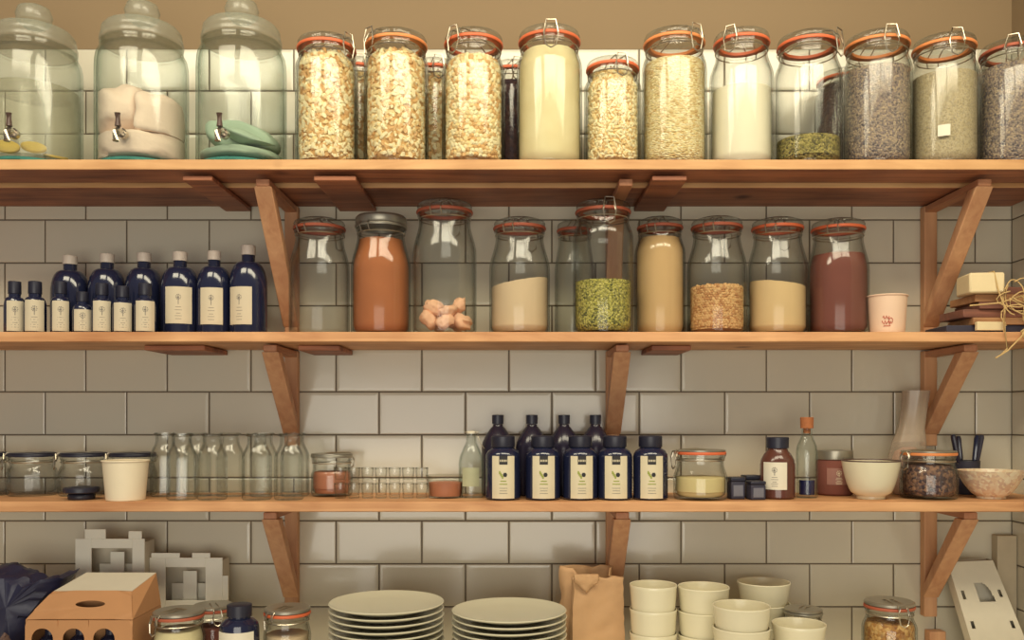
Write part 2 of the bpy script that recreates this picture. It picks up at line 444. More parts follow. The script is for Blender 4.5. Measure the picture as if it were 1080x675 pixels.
board_mesh(XS0, XS1, -0.172, YB, -TH - 0.006, -0.006).build('board', [M['shelf_shaded'], M['lit_edge']], s1, bevel=0.002)  # set lower so its light-toned edge imitates glow through the gap
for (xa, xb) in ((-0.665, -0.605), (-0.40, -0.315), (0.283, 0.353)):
    MB().box(xa, xb, -0.275, YB - 0.002, -TH - 0.0175, -TH - 0.0075).build('batten', M['shelf_shaded'], s1, bevel=0.002)
s2 = thing('wall_shelf', 'middle pine shelf with the dark label bottles at its left end', 'shelf', (0, 0, Z2), 'wall shelves')
board_mesh(XS0, XS1, -0.23, YB, -TH, 0).build('board', [M['shelf'], M['shelf']], s2, bevel=0.002)
for (xa, xb) in ((-0.79, -0.66), (-0.46, -0.37), (0.30, 0.385)):
    MB().box(xa, xb, -0.16, YB - 0.002, -TH - 0.012, -TH - 0.001).build('batten', M['shelf_shaded'], s2, bevel=0.002)
s3 = thing('wall_shelf', 'lowest pine shelf, above the plates, holding bowls and small bottles', 'shelf', (0, 0, Z3), 'wall shelves')
board_mesh(XS0, XS1, -0.23, YB, -TH, 0).build('board', [M['shelf'], M['shelf']], s3, bevel=0.002)

def bracket(x, ztop, zbot, depth, zst, label, sdepth=None, w=0.036):
    sdepth = sdepth or depth
    b = thing('shelf_bracket', label, 'bracket', (x, YB, ztop), 'wooden shelf brackets')
    H = ztop - zbot
    MB().box(-w / 2 + 0.003, w / 2 - 0.003, -0.022, 0, -H, -0.002).build('post', M['bracket'], b, bevel=0.002)
    MB().box(-w / 2 + 0.004, w / 2 - 0.004, -depth, -0.0225, -0.017, -0.0025).build('arm', M['arm'], b, bevel=0.002)
    # diagonal strut: side outline in y, z extruded along x
    y0, za, y1, zb = -sdepth + 0.012, -0.0175, -0.0225, -(ztop - zst)
    t = Vector((y1 - y0, zb - za)).normalized(); nrm = Vector((-t.y, t.x)) * 0.013
    P = [(y0 - 0.012, za), (y0 + 0.022, za), (y1, zb + 0.03), (y1, zb)]
    mb = MB(); n = len(P)
    vs = [(-w / 2, y, z_) for y, z_ in P] + [(w / 2, y, z_) for y, z_ in P]
    fs = [tuple(range(n))[::-1], tuple(range(n, 2 * n))] + [(i_, (i_ + 1) % n, (i_ + 1) % n + n, i_ + n) for i_ in range(n)]
    mb.add(vs, fs); mb.build('strut', M['bracket'], b, bevel=0.002)
    return b
zu1, zu2, zu3 = Z1 - TH - 0.0072, Z2 - TH - 0.001, Z3 - TH - 0.001
for x, nm in ((-0.508, 'left'), (0.232, 'middle'), (0.963, 'right')):
    bracket(x, zu1, Z2 + 0.012, 0.255, Z2 + 0.03, {'left': 'wooden bracket under the top shelf, right of the dark label bottles', 'middle': 'wooden bracket under the top shelf, behind the jar of green seeds', 'right': 'wooden bracket under the top shelf, above the tied bundle'}[nm], 0.088 if nm == 'middle' else None)
    bracket(x, zu2, sz(470, 0), 0.20, sz(458, 0), {'left': 'wooden bracket under the middle shelf, above the empty milk bottles', 'middle': 'wooden bracket under the middle shelf, above the row of olive label bottles', 'right': 'wooden bracket under the middle shelf, above the clip jar of dark tea'}[nm])
    bracket(x, zu3, sz(648, 0), 0.20, sz(628, 0), {'left': 'wooden bracket under the lowest shelf, above the jars by the plates', 'middle': 'wooden bracket under the lowest shelf, above the brown paper bag', 'right': 'wooden bracket under the lowest shelf, beside the white card carton'}[nm])
tag(MB().box(sx(974, 0), sx(991, 0), -0.0315, YB, ZCT + 0.0005, sz(665, -0.02)).build('wooden_batten', M['bracket'], bevel=0.002), 'short wooden batten fixed to the tiles below the right bracket', 'batten')

# ---------------------------------------------------------------- clip jars
def interp(prof, z):
    for (r0, z0), (r1, z1) in zip(prof, prof[1:]):
        if z0 <= z <= z1 and z1 > z0: return r0 + (r1 - r0) * (z - z0) / (z1 - z0)
    return prof[-1][0]
def jar_outer(R, H, neck=0.82, sh0=0.66, sh1=0.84):
    """outer body outline from the base to the neck rim"""
    zl = H * 0.90
    p = [(R * 0.90, 0.0), (R * 0.975, 0.003), (R, 0.010), (R, H * sh0)]
    for k in range(1, 7):
        t = k / 6; s = t * t * (3 - 2 * t)
        p.append((R * (1 - (1 - neck) * s), H * (sh0 + (sh1 - sh0) * t)))
    p += [(R * neck, zl - 0.008), (R * (neck + 0.05), zl - 0.006), (R * (neck + 0.05), zl)]
    return p
def clip_jar(px, y, w, top, zs, label, clip=0.0, seal='seal', neck=0.82, sh=(0.66, 0.84), group='clip top glass jars', glassm='glass', lid='glass', name='clip_jar', wire=True, ybase=None):
    R = sl(w / 2, y); x = sx(px, y); H = sz(top, y) - zs
    t = thing(name, label, 'jar', (x, y, zs), group)
    out = jar_outer(R, H, neck, *sh)
    th = min(0.0035, R * 0.07)
    inn = [(max(0.0, r - th), z_) for r, z_ in out if z_ >= 0.010]
    inn[0] = (inn[0][0], 0.012)
    prof = [(0, 0.0015), (R * 0.8, 0.0015)] + out + inn[::-1] + [(R * 0.8, 0.0065), (0, 0.006)]
    MB().lathe(prof, 36).build('body', M[glassm], t)
    zl = H * 0.90; rn = R * (neck + 0.05)
    sm = MB().lathe([(rn * 0.80, zl + 0.0002), (rn * 1.035, zl + 0.0002), (rn * 1.05, zl + 0.002), (rn * 1.05, zl + 0.0045), (rn * 1.035, zl + 0.0062), (rn * 0.80, zl + 0.0062)], 36, closed=True)
    sm.build('seal', M[seal], t)
    z0 = zl + 0.0064
    if lid == 'glass':
        hh = H - z0
        lp = [(0, z0 + 0.001), (rn * 0.8, z0 + 0.0004), (rn * 1.0, z0), (rn * 1.02, z0 + hh * 0.35), (rn * 0.98, z0 + hh * 0.6), (rn * 0.75, z0 + hh * 0.85), (rn * 0.4, z0 + hh * 0.97), (0, z0 + hh)]
        MB().lathe(lp, 36).build('lid', M[glassm], t)
    else:
        hh = H - z0
        lp = [(0, z0 + 0.0005), (rn * 0.98, z0), (rn * 1.03, z0 + hh * 0.2), (rn * 1.03, z0 + hh * 0.75), (rn * 0.96, z0 + hh), (rn * 0.8, z0 + hh * 0.9), (0, z0 + hh * 0.9)]
        MB().lathe(lp, 36).build('lid', M[lid], t)
    if wire:
        wr_ = 0.0013 if R > 0.05 else 0.0011
        mb = MB()
        zn = zl - 0.012
        mb.tube([((R * neck + wr_) * math.cos(2 * PI * k / 28), (R * neck + wr_) * math.sin(2 * PI * k / 28), zn) for k in range(28)], wr_, 5, closed=True)
        nrm = Vector((math.sin(clip), -math.cos(clip), 0)); tg = Vector((math.cos(clip), math.sin(clip), 0)); up = Vector((0, 0, 1))
        for s in (-1, 1):
            off = tg * (0.011 * s * R / 0.065)
            ro = rn * 1.07 + wr_
            pts = [-nrm * (R * neck + 0.002) + up * zn + off, -nrm * ro + up * (zl + 0.002) + off, -nrm * rn * 0.98 + up * (zl + 0.012 * (H - zl) / 0.03) + off, up * (H + wr_ + 0.0004) + off * 0.8,
                   nrm * rn * 1.0 + up * (zl + 0.0062 + (H - zl) * 0.4) + off, nrm * (ro + 0.002) + up * (zl + 0.004) + off, nrm * (ro + 0.004) + up * (zl - 0.006) + off * 1.2]
            mb.tube(pts, wr_, 5)
        q = R / 0.065
        lev = [nrm * (ro + 0.004) + up * (H - (H - zl) * 0.25) + tg * (-0.009 * q), nrm * (ro + 0.0055) + up * (zl - 0.004) + tg * (-0.014 * q), nrm * (ro + 0.006) + up * (zl - 0.028 * q) + tg * (-0.010 * q),
               nrm * (ro + 0.007) + up * (zl - 0.034 * q), nrm * (ro + 0.006) + up * (zl - 0.028 * q) + tg * (0.010 * q), nrm * (ro + 0.0055) + up * (zl - 0.004) + tg * (0.014 * q), nrm * (ro + 0.004) + up * (H - (H - zl) * 0.25) + tg * (0.009 * q)]
        mb.tube(lev, wr_ * 1.15, 5, closed=True)
        mb.build('wire_clip', M['wire'], t)
    t_in = dict(R=R, H=H, x=x, y=y, zs=zs, out=out, th=th)
    return t_in

def fill_prof(J, h, gap=0.0018):
    z0 = 0.0072
    pts = [(0, z0), (J['R'] * 0.80, z0), (J['R'] - J['th'] - gap - 0.002, 0.0165)]
    zz = [0.0165 + (h - 0.0165) * k / 30 for k in range(1, 31)]
    for q in zz: pts.append((interp([(r, z_) for r, z_ in J['out'] if z_ >= 0.01], q) - J['th'] - gap, q))
    return pts
def fill_powder(J, py, mat, name, label, slope=0.0, dome=0.0):
    h = sz(py, J['y']) - J['zs']
    p = fill_prof(J, h); rt = p[-1][0]
    p += [(rt * 0.7, h + dome * 0.5), (rt * 0.35, h + dome * 0.9), (0, h + dome)]
    mb = MB().lathe(p, 36)
    mb.v = [(a, b, c + slope * a / J['R'] * max(0.0, min(1.0, (c - h + 0.05) / 0.05)) + (0.0015 * noise.noise(Vector((a * 60, b * 60, 3))) if c >= h - 1e-4 else 0)) for a, b, c in mb.v]
    return tag(mb.build(name, M[mat], loc=(J['x'], J['y'], J['zs'])), label, 'food', kind='stuff')
def nut_shape(kind):
    mb = MB()
    if kind == 'cashew':
        pts = [(0.5 * math.cos(a), 0.5 * math.sin(a), 0.0) for a in [(-0.2 + 1.4 * k / 4) * PI for k in range(5)]]
        pts = [(0.75 * math.cos(a), 0.62 * math.sin(a) - 0.25, 0) for a in [(0.02 + 0.96 * k / 5) * PI for k in range(6)]]
        mb.tube(pts, [0.14, 0.33, 0.38, 0.38, 0.33, 0.14], 6)
    elif kind == 'round':
        mb.blob(0.55, 0.5, 0.5, 0.15, 2, 3.0, 8, 5)
    elif kind == 'chip':
        mb.blob(0.75, 0.42, 0.28, 0.15, 2, 5.0, 8, 5)
    return mb.v, mb.f
def fill_pieces(J, py, kind, size, mats, name, label, core='nut_core', seed=1):
    rnd = random.Random(seed)
    h = sz(py, J['y']) - J['zs']
    v0, f0 = nut_shape(kind); rprof = fill_prof(J, h + size)[2:]
    mb = MB()
    cp = [(max(0, r - size * 0.55), min(z_, h - size * 0.5)) for r, z_ in fill_prof(J, h)]
    mb.lathe(cp + [(0, h - size * 0.5)], 24, mi=len(mats))
    def put(p):
        rot = Matrix.Rotation(rnd.random() * 6.28, 3, 'Z') @ Matrix.Rotation(rnd.random() * 6.28, 3, 'X') @ Matrix.Rotation(rnd.random() * 6.28, 3, 'Y')
        k = size * (0.85 + 0.3 * rnd.random())
        mb.T = Matrix.Identity(4)
        vv = []
        for q in v0:
            w_ = rot @ (Vector(q) * k) + p
            lim = interp(rprof, min(max(w_.z, 0.0166), h + size - 1e-5)) * 0.985 - 0.0012; rr = math.hypot(w_.x, w_.y)
            if rr > lim: w_.x *= lim / rr; w_.y *= lim / rr
            w_.z = max(w_.z, 0.0128)
            vv.append(tuple(w_))
        mb.add(vv, f0, rnd.randrange(len(mats)))
    prof = fill_prof(J, h); step = size * 0.70
    zz = 0.008 + size * 0.8
    row = 0
    while zz < h - size * 0.25:
        r = interp([(a, b) for a, b in prof[2:]], max(zz, prof[2][1] + 1e-5)) - size * 0.75
        n = max(5, int(2 * PI * r / step))
        for k in range(n):
            a = 2 * PI * (k + 0.5 * (row % 2) + 0.25 * rnd.random()) / n
            put(Vector((r * math.cos(a), r * math.sin(a), zz + (rnd.random() - 0.5) * size * 0.3)))
        zz += step * 0.86; row += 1
    rt = interp([(a, b) for a, b in prof[2:]], h - 1e-5) - size
    n = int((rt / step) ** 2 * 3.2)
    for k in range(n):
        a = k * 2.39996; r = rt * math.sqrt((k + 0.5) / n)
        put(Vector((r * math.cos(a), r * math.sin(a), h - size * 0.3 + rnd.random() * size * 0.45)))
    return tag(mb.build(name, [M[m] for m in mats] + [M[core]], loc=(J['x'], J['y'], J['zs'])), label, 'food', kind='stuff')

G1 = 'clip jars along the top shelf'
YT = -0.213
NUT = ['nut_a', 'nut_a', 'nut_b', 'nut_c']
j = clip_jar(344.5, YT, 65, 41, Z1, 'big clip jar of cashew nuts beside the clear drink dispensers', 0.9, 'seal', 0.86, (0.76, 0.87), G1)
fill_pieces(j, 62, 'cashew', 0.0115, NUT, 'cashew_nuts', 'cashew nuts filling the jar beside the dispensers', seed=2)
j = clip_jar(418, YT, 68, 37, Z1, 'big clip jar of cashews with its clip at upper left, second jar from dispensers', -0.75, 'seal_pale', 0.87, (0.76, 0.87), G1)
fill_pieces(j, 62, 'cashew', 0.0115, NUT, 'cashew_nuts', 'cashew nuts filling the second jar from the dispensers', seed=3)
j = clip_jar(499.5, YT, 67, 36, Z1, 'big clip jar of pale nuts filled to the neck, third jar from dispensers', -0.6, 'seal', 0.84, (0.70, 0.84), G1)
fill_pieces(j, 66, 'round', 0.0125, NUT, 'pale_nuts', 'pale round nuts filling the third jar from the dispensers', seed=4)
j = clip_jar(579.5, YT, 69, 33, Z1, 'tall clip jar full of smooth cream flour on the top shelf', 0.0, 'seal', 0.86, (0.72, 0.86), G1)
fill_powder(j, 58, 'flour', 'cream_flour', 'cream flour filling the tall jar on the top shelf')
j = clip_jar(646, YT, 60, 65, Z1, 'shorter clip jar of flaked nuts, lowest lid of the front top row', 0.2, 'seal', 0.84, (0.74, 0.86), G1)
fill_pieces(j, 80, 'chip', 0.0105, ['nut_a', 'nut_a', 'nut_b'], 'flaked_nuts', 'pale flaked nuts filling the shorter top shelf jar', seed=5)
j = clip_jar(711, YT, 68, 35, Z1, 'big clip jar of rolled oats with pale orange seal', 0.5, 'seal_pale', 0.86, (0.72, 0.86), G1)
fill_powder(j, 70, 'oats', 'rolled_oats', 'rolled oats filling the jar with pale orange seal', dome=0.006)
j = clip_jar(782, YT, 66, 35, Z1, 'clip jar two thirds full of white sugar on the top shelf', -0.6, 'seal', 0.80, (0.66, 0.84), G1)
fill_powder(j, 98, 'sugar', 'white_sugar', 'white sugar heaped in the two thirds full jar', dome=0.012)
j = clip_jar(852, YT, 69, 38, Z1, 'nearly empty clip jar with a little green seed at the bottom', 0.75, 'seal', 0.83, (0.68, 0.84), G1)
fill_powder(j, 150, 'herb', 'green_herb_seed', 'thin layer of olive green seed in the nearly empty jar', dome=0.004)
j = clip_jar(925, YT, 69, 38, Z1, 'big clip jar of grey lentils with its clip facing front', 0.0, 'seal_pale', 0.86, (0.72, 0.86), G1)
fill_powder(j, 78, 'lentil', 'grey_lentils', 'grey lentils filling the jar with front facing clip')
j = clip_jar(995.5, YT, 68, 41, Z1, 'big clip jar of grey beige seed with small white tag at its left', -0.1, 'seal_pale', 0.84, (0.70, 0.85), G1)
fill_powder(j, 84, 'buckwheat', 'grey_beige_seed', 'fine grey beige seed in the tagged jar')
tag(MB().patch(j['R'] + 0.0004, -0.62, -0.28, 0.052, 0.075, n=4).build('paper_tag', M['label_white'], loc=(j['x'], j['y'], j['zs'])), 'small white paper tag stuck on the grey beige seed jar', 'tag')
j = clip_jar(1068, YT, 69, 46, Z1, 'clip jar of grey lentils cut off by the right edge, red seal', -0.5, 'seal_dull', 0.84, (0.72, 0.86), G1)
fill_powder(j, 74, 'lentil', 'grey_lentils', 'grey lentils in the jar cut off by the right edge')
GB = 'clip jars in the back row of the top shelf'
YBK = -0.072
for px, top, lab, kind in ((379, 65, 'clip jar of nuts in back row between first and second front jars', 'nuts'), (459, 66, 'clip jar of nuts in back row between second and third front jars', 'nuts'),
                           (540, 68, 'clip jar of dark beans in back row left of the cream flour', 'dark'), (889, 76, 'clip jar of dark beans in back row left of front clip lentils', 'dark'), (1033, 78, 'clip jar of dark beans in back row near the right edge', 'dark')):
    j = clip_jar(px, YBK, 56, top, Z1 - 0.006, lab, 0.2, 'seal', 0.86, (0.76, 0.87), GB)
    if kind == 'nuts': fill_pieces(j, 84, 'cashew', 0.0115, NUT, 'cashew_nuts', 'cashews inside the ' + lab.split('in ')[1].replace('clip ', ''), seed=px)
    else: fill_powder(j, 92, 'darkbean', 'dark_beans', 'dark beans in the jar of the ' + lab.split('in ')[1])

# ---------------------------------------------------------------- drink dispensers on the top shelf
def dispenser(px, w, topbody, label, tapoff, y=-0.188):
    R = sl(w / 2, y); x = sx(px, y)
    t = thing('drink_dispenser', label, 'dispenser', (x, y, Z1), 'glass drink dispensers')
    H = sz(topbody, y) - Z1
    out = [(R * 0.93, 0.0), (R * 0.985, 0.004), (R, 0.012), (R, H * 0.80), (R * 0.99, H * 0.86), (R * 0.965, H * 0.905), (R * 0.92, H * 0.935), (R * 0.875, H * 0.95), (R * 0.86, H * 0.96), (R * 0.86, H * 0.975), (R * 0.89, H * 0.982), (R * 0.89, H)]
    th = 0.0045
    prof = [(0, 0.014)] + [(R - th, 0.016)] + [(R - th, 0.0155)]
    inn = [(r - th, z_) for r, z_ in out if z_ > 0.02]
    prof = [(R * 0.93, 0.0008)] + out[1:] + inn[::-1] + [(R - th, 0.018)]
    MB().lathe(prof, 44, closed=True).build('body', M['glass_green'], t)
    tag(MB().lathe([(0, 0.0008), (R * 0.92, 0.0008), (R * 0.975, 0.004), (R * 0.94, 0.011), (0, 0.009)], 44).build('base', M['glass_thick'], t), 'thick teal glass base')
    rl = R * 0.87
    lp = [(0, H + 0.003), (rl * 0.9, H + 0.002), (rl, H + 0.0008), (rl * 1.03, H + 0.004), (rl * 1.03, H + 0.010), (rl * 0.985, H + 0.012), (rl * 0.985, H + 0.015), (rl * 1.0, H + 0.018), (rl * 0.98, H + 0.030), (rl * 0.90, H + 0.038), (rl * 0.6, H + 0.043), (rl * 0.26, H + 0.045), (rl * 0.22, H + 0.048)]
    ld = MB().lathe(lp + [(0, H + 0.048)], 44).build('lid', M['glass_frost'], t)
    MB().lathe([(0, H + 0.0485), (rl * 0.24, H + 0.0485), (rl * 0.40, H + 0.060), (rl * 0.44, H + 0.074), (rl * 0.38, H + 0.088), (rl * 0.2, H + 0.095), (0, H + 0.096)], 28).build('knob', M['glass_frost'], ld)
    ptx = px + tapoff
    a = min((k * 0.01 - 0.9 for k in range(180)), key=lambda q: abs(540 + F * (x + (R + 0.03) * math.sin(q)) / (D + y - (R + 0.03) * math.cos(q)) - ptx))
    tp = MB(); tp.at(rz=a)
    zt = 0.052
    tp.tube([(0, -R + 0.001, zt), (0, -R - 0.012, zt)], 0.010, 14)
    tp.tube([(0, -R - 0.012, zt), (0, -R - 0.026, zt), (0, -R - 0.036, zt - 0.006), (0, -R - 0.038, zt - 0.024)], [0.0065, 0.0075, 0.0072, 0.0065], 12)
    tpo = tp.build('tap', M['chrome'], t)
    lv = MB(); lv.at(rz=a)
    lv.tube([(0, -R - 0.028, zt + 0.008), (0, -R - 0.028, zt + 0.022), (0.0, -R - 0.03, zt + 0.034)], [0.006, 0.0045, 0.006], 10)
    lv.build('tap_lever', M['tap_dark'], tpo)
    return dict(R=R, x=x, y=y, H=H)
d1 = dispenser(36, 94, 54, 'clear glass drink dispenser with lemon slices, at the left edge', -27)
d2 = dispenser(150, 93, 50, 'glass drink dispenser stuffed with pale pink cloths', -26)
d3 = dispenser(255, 92, 48, 'glass drink dispenser holding folded sage green cloths', -24)
# lemon slices
def lemon(rad=0.03):
    t = thing('lemon_slice', '', 'lemon slice', (0, 0, 0), 'lemon slices in the left dispenser')
    MB().lathe([(0, 0), (rad * 0.93, 0), (rad * 0.93, 0.006), (0, 0.006)], 20).build('flesh', M['lemon'], t)
    MB().lathe([(rad * 0.935, 0), (rad, 0.001), (rad, 0.005), (rad * 0.935, 0.006)], 20, closed=True).build('rind', M['lemon_rind'], t)
    return t
L0 = None
for (dx, dy, dz, rx, lab) in ((-0.030, -0.048, 0.039, 0.75, 'lemon slice standing by the tap of the left dispenser'), (0.026, -0.050, 0.037, 0.65, 'lemon slice standing at front of the left dispenser'), (0.052, -0.012, 0.028, 0.25, 'lemon slice at the right side of the left dispenser'),
                              (-0.02, 0.02, 0.026, 0.15, 'lemon slice at the back of the left dispenser')):
    if L0 is None: o = L0 = lemon(0.024); o.location = (d1['x'] + dx, d1['y'] + dy, Z1 + dz); o['label'] = lab
    else: o = dup(L0, (d1['x'] + dx, d1['y'] + dy, Z1 + dz), lab)
    o.rotation_euler = (rx, 0.1, 0.4)
hw_ = sz(98, d1['y']) - Z1; rw = d1['R'] - 0.0062
tag(MB().lathe([(0, 0.0185), (rw, 0.0185), (rw, hw_ - 0.001), (rw * 0.985, hw_), (0, hw_)], 44).build('lemon_water', M['cloudy'], loc=(d1['x'], d1['y'], Z1)), 'pale cloudy lemon water in the left dispenser', 'drink', kind='stuff')
def cloth(d, dx, dy, z, rx, ry, rz, mat, label, seed, rot=(0, 0, 0), group=None, fr=2.2, amp=0.3, lim=None):
    mb = MB().at(rx=rot[0], ry=rot[1], rz=rot[2]); mb.blob(rx, ry, rz, amp, fr, seed, 30, 18)
    RR = d['R'] - 0.008
    vs = []
    for a, b, c in mb.v:                       # kept inside the dispenser's wall and above its base
        X, Y, Zz = a + dx, b + dy, c + z
        q = math.hypot(X, Y)
        if q > RR: X, Y = X * RR / q, Y * RR / q
        Zz = max(Zz, 0.0195)
        if lim: X, Y, Zz = max(lim[0], min(lim[1], X)), max(lim[2], min(lim[3], Y)), max(lim[4], min(lim[5], Zz))
        vs.append((X - dx, Y - dy, Zz - z))
    mb.v = vs
    return tag(mb.build('folded_cloth', M[mat], loc=(d['x'] + dx, d['y'] + dy, Z1 + z), ang=80), label, 'cloth', group)
gp = 'pale cloths in the middle dispenser'; gg = 'green cloths in the right dispenser'
cloth(d2, -0.034, 0.0, 0.120, 0.066, 0.080, 0.058, 'cloth_pink', 'pale pink bundled cloth on top at left in the middle dispenser', 1.0, group=gp, lim=(-9, 0.012, -9, 9, 0.068, 9), amp=0.22)
cloth(d2, 0.036, -0.01, 0.098, 0.060, 0.075, 0.060, 'cloth_pink', 'pale peach bundled cloth at right in the middle dispenser', 4.0, group=gp, lim=(0.014, 9, -9, 9, 0.068, 9), amp=0.22)
cloth(d2, 0.0, 0.0, 0.044, 0.10, 0.10, 0.042, 'cloth_pink', 'pale cloth at the bottom of the middle dispenser', 7.0, group=gp, lim=(-9, 9, -9, 9, 0, 0.066))
cloth(d3, 0.0, 0.01, 0.072, 0.08, 0.07, 0.034, 'cloth_green', 'sage green folded cloth on top in the right dispenser', 2.0, (0, 0.25, 0), gg, 1.6, 0.15, (-9, 9, -0.026, 9, 0.049, 9))
cloth(d3, 0.03, -0.03, 0.055, 0.06, 0.045, 0.013, 'cloth_green', 'sage green rolled cloth slanting across the right dispenser', 5.0, (0, 0.4, 0.1), gg, 1.5, 0.2, (-9, 9, -9, -0.028, 0.049, 9))
cloth(d3, 0.0, 0.0, 0.030, 0.086, 0.086, 0.018, 'cloth_green', 'sage green cloth at the bottom of the right dispenser', 8.0, (0, 0, 0), gg, 1.6, 0.15, (-9, 9, -9, 9, 0, 0.047))

# ---------------------------------------------------------------- middle shelf: large jars
G2 = 'clip jars along the middle shelf'
YM = -0.125
SH = (0.56, 0.84)
j = clip_jar(337, YM, 63, 231, Z2, 'empty clip jar beside the left bracket on the middle shelf', 2.6, 'seal_dull', 0.78, SH, G2)
j = clip_jar(402, YM, 63, 229, Z2, 'clip jar full of orange brown ground spice with grey tin lid', 2.6, 'tin_lid', 0.78, SH, G2, lid='tin_lid')
fill_powder(j, 254, 'paprika', 'ground_spice', 'orange brown ground spice in the tin lidded jar')
j = clip_jar(469, -0.145, 67, 212, Z2, 'tall clip jar with pink ginger lumps at the bottom', 2.9, 'seal_dull', 0.80, (0.60, 0.84), G2)
jg = j
j = clip_jar(548, YM, 64, 231, Z2, 'clip jar half full of pale flour right of the ginger jar', 2.7, 'seal_dull', 0.78, SH, G2)
fill_powder(j, 299, 'pale_flour', 'pale_flour', 'pale flour heaped to one side in its half full jar', slope=0.011)
j = clip_jar(606, -0.052, 42, 233, Z2, 'narrow empty clip jar behind the green seed jar', 0.4, 'seal_dull', 0.80, SH, G2)
j = clip_jar(636, -0.160, 63, 212, Z2, 'tall clip jar of green seeds with its clip facing front', 0.1, 'seal_dull', 0.84, (0.72, 0.86), G2)
fill_powder(j, 298, 'pepitas', 'green_seeds', 'green and yellow split seeds in the tall clip jar', dome=0.005)
j = clip_jar(696, -0.115, 53, 230, Z2, 'clip jar full of tan flour right of the green seeds', 2.6, 'seal_dull', 0.82, (0.70, 0.86), G2)
fill_powder(j, 252, 'tan_flour', 'tan_flour', 'tan flour filling the jar right of the green seeds')
j = clip_jar(756, YM, 62, 230, Z2, 'clip jar one third full of brown chickpeas', 2.6, 'seal_dull', 0.78, SH, G2)
fill_pieces(j, 304, 'round', 0.0085, ['bean_a', 'bean_b', 'bean_a'], 'brown_chickpeas', 'brown chickpeas in the one third full jar', core='bean_core', seed=9)
j = clip_jar(820, YM, 62, 231, Z2, 'clip jar half full of tan cream powder', 2.6, 'seal', 0.78, SH, G2)
fill_powder(j, 301, 'tan_cream', 'cream_powder', 'tan cream powder sloping in its half full jar', slope=-0.008)
j = clip_jar(884, YM, 62, 232, Z2, 'clip jar of maroon ground spice beside the small paper cup', 2.6, 'seal', 0.80, SH, G2)
fill_powder(j, 270, 'maroon', 'ground_spice', 'maroon ground spice in the jar beside the paper cup')
# ginger lumps
gi = 0
GL = ['front left', 'front middle', 'front right', 'back left', 'back right', 'topmost left', 'topmost right', 'topmost middle']
for (dx, dy, z_, s, nm) in ((-0.033, -0.020, 0.022, 0.0180, 0), (0.003, -0.036, 0.020, 0.0160, 1), (0.036, -0.014, 0.026, 0.0190, 2), (-0.021, 0.032, 0.025, 0.018, 3), (0.022, 0.032, 0.024, 0.018, 4), (-0.021, -0.012, 0.058, 0.0195, 5), (0.030, 0.000, 0.064, 0.0165, 6), (0.010, -0.031, 0.050, 0.0145, 7)):
    mb = MB().at(rx=R_() * 3, ry=R_() * 3); mb.blob(s * 1.25, s * 0.95, s * 0.8, 0.42, 2.0, nm * 3.1 + 1, 18, 12)
    zmin = min(q[2] for q in mb.v)
    zz = max(z_, 0.0085 - zmin)
    tag(mb.build('ginger_lump', M['ginger'], loc=(jg['x'] + dx, jg['y'] + dy, Z2 + zz), ang=60), 'pink ginger lump, ' + GL[nm] + ' in the tall jar on the middle shelf', 'ginger', 'ginger lumps in the tall jar')

# ---------------------------------------------------------------- dark bottles on the middle shelf
def emblem(mb, R, a_c, z0, z1, mi, dense=True):
    """faint printed emblem and lines of text"""
    h = z1 - z0; rr = R + 0.0007
    da = 0.0030 / R
    for k in range(9):                               # round plant-like mark
        an = 2 * PI * k / 9
        ca, cz = a_c + math.cos(an) * 0.0048 / R, z0 + h * 0.72 + math.sin(an) * 0.0052
        mb.patch(rr, ca - da * 0.35, ca + da * 0.35, cz - 0.0009, cz + 0.0009, mi, 1, 0.0003)
    mb.patch(rr, a_c - da * 0.25, a_c + da * 0.25, z0 + h * 0.52, z0 + h * 0.80, mi, 1, 0.0003)
    mb.patch(rr, a_c - da * 0.9, a_c + da * 0.6, z0 + h * 0.68, z0 + h * 0.73, mi, 1, 0.0003)
    for (f, w) in ((0.44, 1.9), (0.36, 2.4), (0.27, 1.5), (0.2, 2.3), (0.12, 2.1)):
        mb.patch(rr, a_c - da * w, a_c + da * w, z0 + h * f, z0 + h * f + 0.0011, mi, 2, 0.0003)
def bottle_profile(R, H, neck, sh, rnd=True):
    p = [(0, 0.0006), (R * 0.92, 0.0006), (R, 0.004), (R, H * sh)]
    for k in range(1, 8):
        t = k / 7
        r = neck + (R - neck) * math.cos(t * PI / 2) ** (0.75 if rnd else 1.4); p.append((r, H * sh + (H * (0.92 - sh)) * math.sin(t * PI / 2) ** (1.0 if rnd else 0.85)))
    p += [(neck, H * 0.92), (neck, H), (0, H)]
    return p
